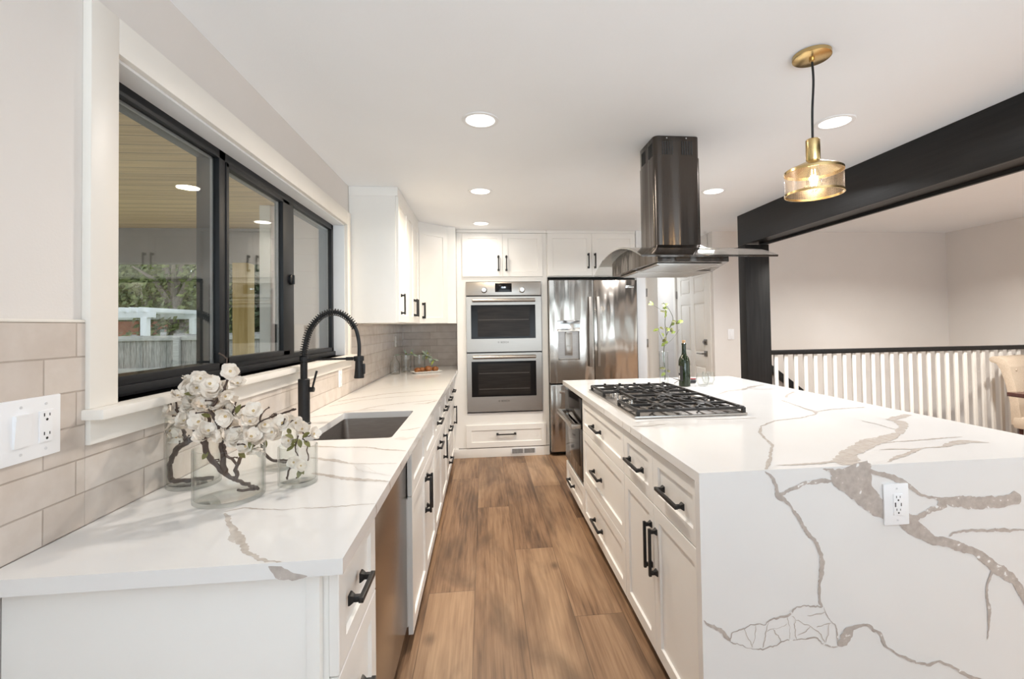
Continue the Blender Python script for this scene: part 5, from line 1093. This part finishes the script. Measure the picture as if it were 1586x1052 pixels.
branch('dark blossom branch lying slanted in the wide low vase, topped by one high white flower', (-0.697, 1.362, H), [
    ([(-0.672, 1.35, 0.937), (-0.622, 1.352, 0.939), (-0.640, 1.35, 0.950), (-0.672, 1.345, 0.968), (-0.705, 1.342, 0.993), (-0.740, 1.335, 1.045), (-0.748, 1.335, 1.085)], 0.0035, 0.0075),
    ([(-0.700, 1.342, 0.990), (-0.705, 1.34, 1.05), (-0.708, 1.335, 1.11), (-0.735, 1.34, 1.16), (-0.75, 1.36, 1.20)], 0.0075, 0.003),
    ([(-0.706, 1.338, 1.08), (-0.68, 1.335, 1.13), (-0.668, 1.335, 1.18)], 0.0045, 0.002),
    ([(-0.735, 1.34, 1.16), (-0.71, 1.345, 1.20), (-0.69, 1.345, 1.25), (-0.697, 1.345, 1.30)], 0.004, 0.0016),
    ([(-0.672, 1.345, 0.968), (-0.666, 1.34, 1.01), (-0.645, 1.335, 1.05), (-0.62, 1.335, 1.095), (-0.60, 1.335, 1.15)], 0.0055, 0.0022),
    ([(-0.666, 1.34, 1.01), (-0.69, 1.335, 1.04), (-0.695, 1.33, 1.07)], 0.004, 0.0025),
    ([(-0.645, 1.335, 1.05), (-0.61, 1.35, 1.07), (-0.575, 1.37, 1.10), (-0.54, 1.39, 1.115)], 0.004, 0.0018),
    ([(-0.668, 1.335, 1.15), (-0.645, 1.33, 1.17)], 0.003, 0.0018)], f2, [((-0.70, 1.335, 1.135), (0.3, -0.3, -0.3)), ((-0.665, 1.33, 1.15), (0.3, -0.3, 0.5)), ((-0.735, 1.33, 1.05), (-0.3, -0.2, -0.4)), ((-0.628, 1.33, 1.08), (0.2, -0.3, -0.6)), ((-0.655, 1.325, 1.045), (0.6, -0.2, -0.3)), ((-0.74, 1.35, 1.14), (-0.4, -0.3, 0.3))], 8, 0.023)
branch('blossom branch in the hidden glass vase behind, bending down with brown leaves', (-0.68, 1.64, H), [
    ([(-0.635, 1.63, 0.932), (-0.70, 1.62, 0.945), (-0.722, 1.61, 0.985), (-0.725, 1.60, 1.04), (-0.70, 1.58, 1.08), (-0.66, 1.56, 1.10), (-0.60, 1.56, 1.12)], 0.005, 0.003)],
    [((-0.65, 1.55, 1.075), None), ((-0.625, 1.55, 1.09), None), ((-0.60, 1.56, 1.075), None), ((-0.58, 1.56, 1.055), None), ((-0.685, 1.57, 1.06), None), ((-0.705, 1.57, 1.035), None), ((-0.66, 1.56, 1.04), None)], [((-0.66, 1.56, 1.05), (0.2, -0.4, -0.6)), ((-0.62, 1.55, 1.06), (0.4, -0.3, -0.5)), ((-0.70, 1.58, 1.02), (0.1, -0.4, -0.6))], 12, 0.021)
branch('short blossom sprig in the small vase, green-brown leaves at the rim and flower inside', (-0.556, 1.462, H), [
    ([(-0.585, 1.455, 0.930), (-0.575, 1.45, 0.965), (-0.568, 1.448, 0.985), (-0.60, 1.45, 0.99)], 0.0028, 0.002),
    ([(-0.555, 1.45, 0.93), (-0.545, 1.447, 0.97), (-0.556, 1.445, 1.02), (-0.552, 1.445, 1.05)], 0.0022, 0.0016),
    ([(-0.522, 1.45, 0.985), (-0.525, 1.448, 1.03), (-0.535, 1.446, 1.05), (-0.505, 1.44, 1.062)], 0.002, 0.0014)],
    [((-0.560, 1.442, 0.982), (0.2, -0.9, 0.3)), ((-0.540, 1.440, 0.972), (0.5, -0.8, 0.3)), ((-0.575, 1.446, 1.045), None), ((-0.502, 1.438, 1.064), (0.7, -0.5, 0.4))],
    [((-0.545, 1.44, 0.968), (0.5, -0.2, -0.5)), ((-0.54, 1.44, 0.962), (-0.1, -0.4, -0.6)), ((-0.550, 1.44, 1.05), (-0.6, -0.3, -0.4)), ((-0.545, 1.44, 1.05), (0.3, -0.4, -0.5)), ((-0.53, 1.44, 1.045), (0.6, -0.3, -0.4)), ((-0.56, 1.44, 1.055), (-0.2, -0.4, 0.3)), ((-0.555, 1.44, 1.035), (-0.8, -0.3, -0.5)), ((-0.535, 1.44, 1.055), (0.5, -0.2, 0.4))], 21, 0.018)

# ------------------------------------------------------------------ things on the island
vase(1.372, 3.45, 0.034, 0.245, 'slim tall clear glass vase on the island holding a green stem', nme='bud_vase')
o = thing('green_stem', (1.372, 3.45, H), 'thin stem with small yellow-green leaves in the slim vase on the island', 'stem')
b = MB(); ST = [([(1.378, 3.45, 0.945), (1.382, 3.45, 1.02), (1.372, 3.45, 1.12), (1.378, 3.45, 1.20), (1.392, 3.44, 1.28), (1.385, 3.44, 1.38), (1.39, 3.43, 1.46)], 0.0042),
    ([(1.392, 3.44, 1.28), (1.425, 3.43, 1.36), (1.44, 3.42, 1.42), (1.40, 3.42, 1.50), (1.365, 3.42, 1.535)], 0.0028), ([(1.41, 3.43, 1.33), (1.45, 3.42, 1.385), (1.515, 3.42, 1.40)], 0.0022), ([(1.378, 3.44, 1.22), (1.34, 3.44, 1.30), (1.335, 3.44, 1.34)], 0.0018), ([(1.378, 3.45, 1.20), (1.44, 3.43, 1.26), (1.49, 3.42, 1.33)], 0.0012)]
for pts, r_ in ST: S = spline(pts, 6); b.tube(S, [r_ * (1 - 0.5 * i / len(S)) for i in range(len(S))], 7)
part('stem', b, M['stem_g'], o)
rg = random.Random(4)
for p in [(1.275, 3.43, 1.525), (1.29, 3.43, 1.515), (1.365, 3.42, 1.525), (1.372, 3.42, 1.51), (1.39, 3.42, 1.50), (1.40, 3.42, 1.485), (1.385, 3.43, 1.44), (1.392, 3.43, 1.46), (1.38, 3.43, 1.42), (1.45, 3.42, 1.385), (1.465, 3.42, 1.39), (1.51, 3.42, 1.40), (1.50, 3.42, 1.39), (1.52, 3.42, 1.395), (1.415, 3.42, 1.34), (1.42, 3.42, 1.31), (1.41, 3.42, 1.325), (1.425, 3.42, 1.30), (1.378, 3.43, 1.27), (1.39, 3.43, 1.255), (1.37, 3.43, 1.275), (1.40, 3.43, 1.24), (1.335, 3.44, 1.335), (1.34, 3.44, 1.345), (1.375, 3.43, 1.23), (1.39, 3.44, 1.01), (1.376, 3.44, 1.0), (1.384, 3.44, 1.03)]:
    leaf(o, p, (rg.uniform(-1, 1), rg.uniform(-0.6, 0.2), rg.uniform(-0.5, 0.7)), (0.1, -0.8, 0.5), rg.uniform(0.032, 0.048), 0.024, M['leaf_y'] if rg.random() < (0.7 if p[2] > 1.35 else 0.25) else M['leaf'])
b = MB().tube([(1.30, 3.44, 1.515), (1.34, 3.44, 1.49), (1.385, 3.44, 1.46)], 0.001, 5); part('twig', b, M['stem_g'], o)
bx_, by_ = 1.462, 3.285
c = thing('wine_bottle', (bx_, by_, H), 'dark green wine bottle with a cork stopper on the island', 'bottle')
part('glass_body', MB().lathe([(0.0, 0.0), (0.038, 0.0), (0.041, 0.004), (0.041, 0.165), (0.040, 0.185), (0.033, 0.208), (0.021, 0.224), (0.0165, 0.240), (0.0150, 0.262), (0.0148, 0.300), (0.0165, 0.302), (0.0165, 0.312), (0.014, 0.314)], (bx_, by_, H + 0.0006), 36), M['wine'], c)
part('cork', MB().lathe([(0.0105, 0.3145), (0.0120, 0.333), (0.0110, 0.336), (0, 0.336)], (bx_, by_, H), 20), M['cork'], c)
b = MB(); V = []; F = []
a0, a1 = R(168), R(232)
for i in range(13):
    a = a0 + (a1 - a0) * i / 12
    for z in (0.040, 0.150): V.append((bx_ + 0.0416 * math.cos(a), by_ + 0.0416 * math.sin(a), H + z))
    if i: F.append((2 * i - 2, 2 * i, 2 * i + 1, 2 * i - 1))
lb = part('label', b.add(V, F), M['label_blk'], c, recalc=False, label='black label')
b = MB()
for z, a0, a1 in [(0.145 - 0.011 * i, R(174), R(196)) for i in range(5)] + [(0.07, R(180), R(196)), (0.060, R(180), R(196)), (0.05, R(180), R(196))]:
    V = []; F = []
    for i in range(5):
        a = a0 + (a1 - a0) * i / 4
        for dz in (0, 0.004 if z > 0.08 else 0.009): V.append((bx_ + 0.0419 * math.cos(a), by_ + 0.0419 * math.sin(a), H + z + dz))
        if i: F.append((2 * i - 2, 2 * i, 2 * i + 1, 2 * i - 1))
    b.add(V, F)
part('print', b, M['paper'], lb, recalc=False, label='white lines of print')
def tumbler(x, y, label):
    p = [(0.0, 0.0), (0.024, 0.0), (0.032, 0.006), (0.044, 0.034), (0.046, 0.055), (0.040, 0.092), (0.0386, 0.0925), (0.0445, 0.055), (0.0425, 0.035), (0.030, 0.010), (0.0, 0.007)]
    solo('stemless_glass', MB().lathe(p, (x, y, H + 0.0006), 36), M['glass'], label, 'glass', 'stemless wine glasses on the island', smooth=40)
tumbler(1.585, 3.255, 'stemless wine glass on the island, nearest to the wine bottle')
tumbler(1.675, 3.345, 'stemless wine glass on the island, farther right from the wine bottle')
c = thing('corkscrew', (1.53, 3.42, H), 'corkscrew with dark red handle lying half hidden behind the wine bottle', 'corkscrew')
part('handle', MB().tube([(1.545, 3.41, H + 0.018), (1.60, 3.40, H + 0.018)], [0.016, 0.014], 14), M['label_blk'], c); part('cap', MB().tube([(1.545, 3.41, H + 0.036), (1.60, 3.40, H + 0.036)], 0.007, 12), M['red'], c, label='dark red strip')
part('worm', MB().tube([(1.545, 3.41, H + 0.018), (1.48, 3.43, H + 0.026), (1.425, 3.44, H + 0.045)], [0.006, 0.005, 0.003], 8).tube([(1.48, 3.43, H + 0.022), (1.43, 3.40, H + 0.006)], 0.004, 8), M['chrome'], c)

# ------------------------------------------------------------------ things in the far corner of the left worktop
solo('glass_bottle', MB().lathe([(0.0, 0.0), (0.046, 0.0), (0.050, 0.006), (0.050, 0.095), (0.040, 0.125), (0.020, 0.150), (0.0165, 0.190), (0.019, 0.194), (0.017, 0.196), (0.0140, 0.190), (0.0175, 0.150), (0.037, 0.122), (0.0465, 0.093), (0.0465, 0.010), (0.0, 0.008)], (-0.875, 4.72, H + 0.0006), 32), M['glass'], 'clear glass bottle against the tile in the far worktop corner', 'bottle', smooth=40)
vase(-0.800, 4.93, 0.052, 0.170, 'clear glass jar right of the clear bottle in the far corner', nme='glass_jar', cat='jar', group='clear glass jars')
vase(-0.680, 5.04, 0.060, 0.165, 'clear glass jar behind the pastry platter, under the grey-green sprig', nme='glass_jar', cat='jar', group='clear glass jars')
o = thing('eucalyptus_sprig', (-0.65, 4.95, 1.09), 'grey-green leafy sprig lying across the clear glass jars', 'sprig')
ep = spline([(-0.87, 4.90, 1.095), (-0.80, 4.93, 1.098), (-0.72, 4.98, 1.093), (-0.63, 4.99, 1.092), (-0.57, 4.97, 1.06), (-0.50, 4.95, 1.02)], 6)
part('stem', MB().tube(ep, 0.003, 7), M['stem_g'], o); rg = random.Random(9)
for i in range(30):
    p = ep[int(rg.uniform(0.0, 1.0) ** 0.7 * (len(ep) - 1))]; leaf(o, p, (rg.uniform(-0.5, 1), rg.uniform(-0.8, 0.3), rg.uniform(-0.7, 0.6)), (0.1, -0.7, 0.6), rg.uniform(0.045, 0.075), 0.02, M['leaf_grey'] if rg.random() < 0.7 else M['leaf_y'])
pr = math.atan2(0.20, 0.28)
c = thing('serving_platter', (-0.575, 4.80, H), 'narrow white china platter with pastries in the far corner', 'platter', rz=0.42)
b = MB(); n = 28; lo_ = rrect(-0.125, 0.125, -0.045, 0.045, 0.02); hi_ = rrect(-0.155, 0.155, -0.065, 0.065, 0.025); hin = rrect(-0.150, 0.150, -0.060, 0.060, 0.022); lin = rrect(-0.125, 0.125, -0.042, 0.042, 0.02)
n = len(lo_); V = [(p[0], p[1], z) for lp, z in ((lo_, 0.001), (hi_, 0.016), (hin, 0.0175), (lin, 0.006)) for p in lp]
b.add(V, [(k * n + i, k * n + (i + 1) % n, (k + 1) * n + (i + 1) % n, (k + 1) * n + i) for k in range(3) for i in range(n)] + [tuple(range(n)), tuple(3 * n + i for i in range(n))]); part('dish', b, M['china'], c)
ca, sa_ = math.cos(0.42), math.sin(0.42)
for i, (lx_, ly_, r_, lab) in enumerate(((-0.098, -0.012, 0.034, 'brown baked pastry at the left end of the white platter'), (-0.045, 0.014, 0.033, 'brown baked pastry second from left on the white platter'), (0.012, -0.006, 0.040, 'largest brown pastry in the middle of the white platter'), (0.088, 0.002, 0.035, 'brown baked pastry at the right end of the white platter'))):
    X, Y = -0.575 + ca * lx_ - sa_ * ly_, 4.80 + sa_ * lx_ + ca * ly_; rg = random.Random(i); b = MB()
    b.ball((X, Y, H + 0.007 + r_ * 0.74), r_, (1, 1, 0.74), 20, 12)
    b.v = [tuple(Vector((X, Y, H + 0.007 + r_ * 0.74)) + (Vector(v_) - Vector((X, Y, H + 0.007 + r_ * 0.74))) * (1 + 0.06 * math.sin(v_[0] * 330 + i) * math.cos(v_[1] * 290))) for v_ in b.v]
    mz = min(v_[2] for v_ in b.v); b.v = [(v_[0], v_[1], v_[2] + H + 0.0068 - mz) for v_ in b.v]
    solo('pastry', b, M['crust'], lab, 'pastry', 'pastries on the platter', smooth=60)

# ------------------------------------------------------------------ outdoors, through the window
GZ = -0.35
struct('lawn_floor', MB().box(-30, -1.13, -8, 40, GZ - 0.1, GZ), M['grass'])
struct('patio_floor', MB().box(-5.0, -1.13, -2.0, 6.3, GZ, GZ + 0.08), M['paving'])
c = thing('patio_ceiling', (-3.0, 2.5, 2.50), 'pine board ceiling of the covered patio outside the window', 'patio ceiling')
part('boards', MB().box(-5.2, -1.135, -2.0, 5.9, 2.50, 2.53), M['pine'], c)
part('roof', MB().box(-5.3, -1.135, -2.1, 6.0, 2.531, 2.75), M['grey_beam'], c)
solo('patio_beam', MB().box(-5.2, -1.14, 5.42, 5.58, 2.12, 2.498, 0.004), M['grey_beam'], 'grey beam at the far edge of the patio ceiling', 'beam')
solo('patio_post', MB().box(-2.745, -2.585, 5.42, 5.58, GZ + 0.08, 2.118, 0.006), M['timber'], 'yellow timber patio post seen in the middle window pane', 'post')
c = thing('siding_wall', (-1.6, 4.5, GZ), 'pale lap siding wall of the house outside the right window pane', 'wall')
b = MB(); z = GZ
while z < 2.48: b.obox((0, 0, 0), (1, 0, 0), (0, 0, 1), (0, -1, 0), (-1.94, -1.14), (z, min(z + 0.16, 2.495)), (-4.52, -4.40)); z += 0.15
b = MB(); z = GZ
while z < 2.45:
    z2 = min(z + 0.165, 2.495); b.prism([(4.40, z), (4.52, z), (4.52, z2), (4.416, z2)], lambda a, e: (-1.94, a, e), lambda a, e: (-1.14, a, e)); z += 0.15
part('boards', b, M['siding'], c, smooth=0)
part('corner_board', MB().box(-1.99, -1.90, 4.385, 4.53, GZ, 2.495, 0.003), M['white_out'], c)
solo('downspout', MB().box(-1.40, -1.32, 4.30, 4.375, GZ, 2.49, 0.01), M['white_out'], 'white downspout against the pale siding outside the window', 'pipe')
c = thing('wooden_fence', (-9, 13, GZ), 'weathered grey board fence across the yard outside', 'fence')
b = MB(); x = -16.0; rg = random.Random(2)
while x < -3.0:
    w_ = rg.uniform(0.12, 0.15); b.box(x, x + w_, 13.02, 13.045, GZ, 1.30 + rg.uniform(-0.06, 0.05)); x += w_ + rg.uniform(0.004, 0.02)
part('boards', b, M['fence'], c, smooth=0)
for z in (1.13, 0.30): part('rail', MB().box(-16, -3.0, 12.96, 13.02, z, z + 0.13, 0.006), M['fence_rail'], c)
for x in (-15.2, -12.8, -10.4, -7.9, -5.5, -3.2): part('post', MB().box(x - 0.07, x + 0.07, 12.88, 12.98, GZ, 1.24, 0.006), M['fence_rail'], c)
c = thing('pergola', (-12.0, 16.5, GZ), 'white pergola roof beyond the fence', 'pergola')
b = MB()
for k in range(13): b.box(-13.8 + k * 0.28, -13.73 + k * 0.28, 15.3, 18.2, 1.98, 2.12, 0.004)
part('rafters', b, M['white_out'], c); part('beam', MB().box(-14.6, -10.15, 15.5, 15.62, 1.80, 1.98, 0.004).box(-14.6, -10.15, 17.9, 18.0, 1.80, 1.98), M['white_out'], c)
for x, y in ((-10.42, 15.56), (-10.42, 17.95), (-14.4, 15.56)): part('post', MB().box(x - 0.09, x + 0.09, y - 0.09, y + 0.09, GZ, 1.80, 0.005), M['white_out'], c)
solo('brick_shed', MB().box(-16.0, -12.55, 18.4, 20, GZ, 1.75, 0.01), M['redbrick'], 'red brick shed behind the white pergola', 'shed')
def tree(x, y, h_, r_, mat, label, seed, n=2600, trunk=0.16):
    rg = random.Random(seed); o = thing('tree', (x, y, GZ), label, 'tree', 'trees beyond the fence'); b = MB()
    b.tube([(x, y, GZ), (x + 0.1, y, GZ + h_ * 0.3), (x - 0.05, y, GZ + h_ * 0.6)], [trunk, trunk * 0.75, trunk * 0.35], 9)
    for k in range(11):
        a = rg.uniform(0, 6.28); z0_ = GZ + h_ * rg.uniform(0.18, 0.55); L_ = r_ * rg.uniform(0.7, 1.05)
        b.tube([(x, y, z0_), (x + math.cos(a) * L_ * 0.5, y + math.sin(a) * L_ * 0.5, z0_ + h_ * 0.16), (x + math.cos(a) * L_, y + math.sin(a) * L_, z0_ + h_ * rg.uniform(0.2, 0.36))], [trunk * 0.4, trunk * 0.25, trunk * 0.08], 6)
    part('trunk', b, M['trunk'], o); b = MB(); V = []; F = []
    cl = [(rg.gauss(0, 0.5) * r_, rg.gauss(0, 0.5) * r_, h_ * rg.uniform(0.16, 0.95)) for _ in range(60)]
    for k in range(n):
        cc = rg.choice(cl); p = Vector((x + cc[0] + rg.gauss(0, 0.2) * r_, y + cc[1] + rg.gauss(0, 0.2) * r_, GZ + cc[2] + rg.gauss(0, 0.08) * h_)); s_ = rg.uniform(0.06, 0.13) * (1.6 if y > 24 else 1.0)
        a, e, _ = frame_of((rg.gauss(0, 1), rg.gauss(0, 1), rg.gauss(0, 1))); i = len(V); V += [p - a * s_, p + e * s_ * 0.6, p + a * s_, p - e * s_ * 0.6]; F.append((i, i + 1, i + 2, i + 3))
    part('foliage', b.add(V, F), mat, o, smooth=0, recalc=False)
tree(-14.4, 21.4, 5.6, 2.0, M['foliage'], 'olive-green leafy tree rising behind the white pergola', 1, 5200, 0.13)
tree(-11.35, 18.4, 6.4, 1.3, M['foliage'], 'grey-trunked tree above the middle of the fence', 2, 2600, 0.30)
tree(-18.0, 25.5, 6.5, 2.6, M['foliage'], 'leafy tree far left beyond the brick shed', 3, 5200)
tree(-8.9, 25.5, 6.0, 2.3, M['foliage_d'], 'dark tree beyond the fence, behind the timber patio post', 4, 6200)
tree(-13.6, 29.0, 6.5, 2.6, M['foliage_d'], 'dark tree standing behind the olive-green tree', 5, 6200)
tree(-6.3, 19.5, 4.6, 1.5, M['foliage_d'], 'dark bushy tree just past the fence, right of the patio post', 6, 5200)
for i, (x, y, lab) in enumerate(((-21.5, 33.0, 'distant green tree far left at the back of the yard'), (-17.0, 34.5, 'distant green tree second from the left at the back'), (-12.2, 33.5, 'distant green tree behind the patio post line'), (-8.0, 31.0, 'distant green tree nearest the house corner'))):
    tree(x, y, 8.0, 2.9, M['foliage_d'] if i % 2 else M['foliage'], lab, 20 + i, 6000, 0.2)
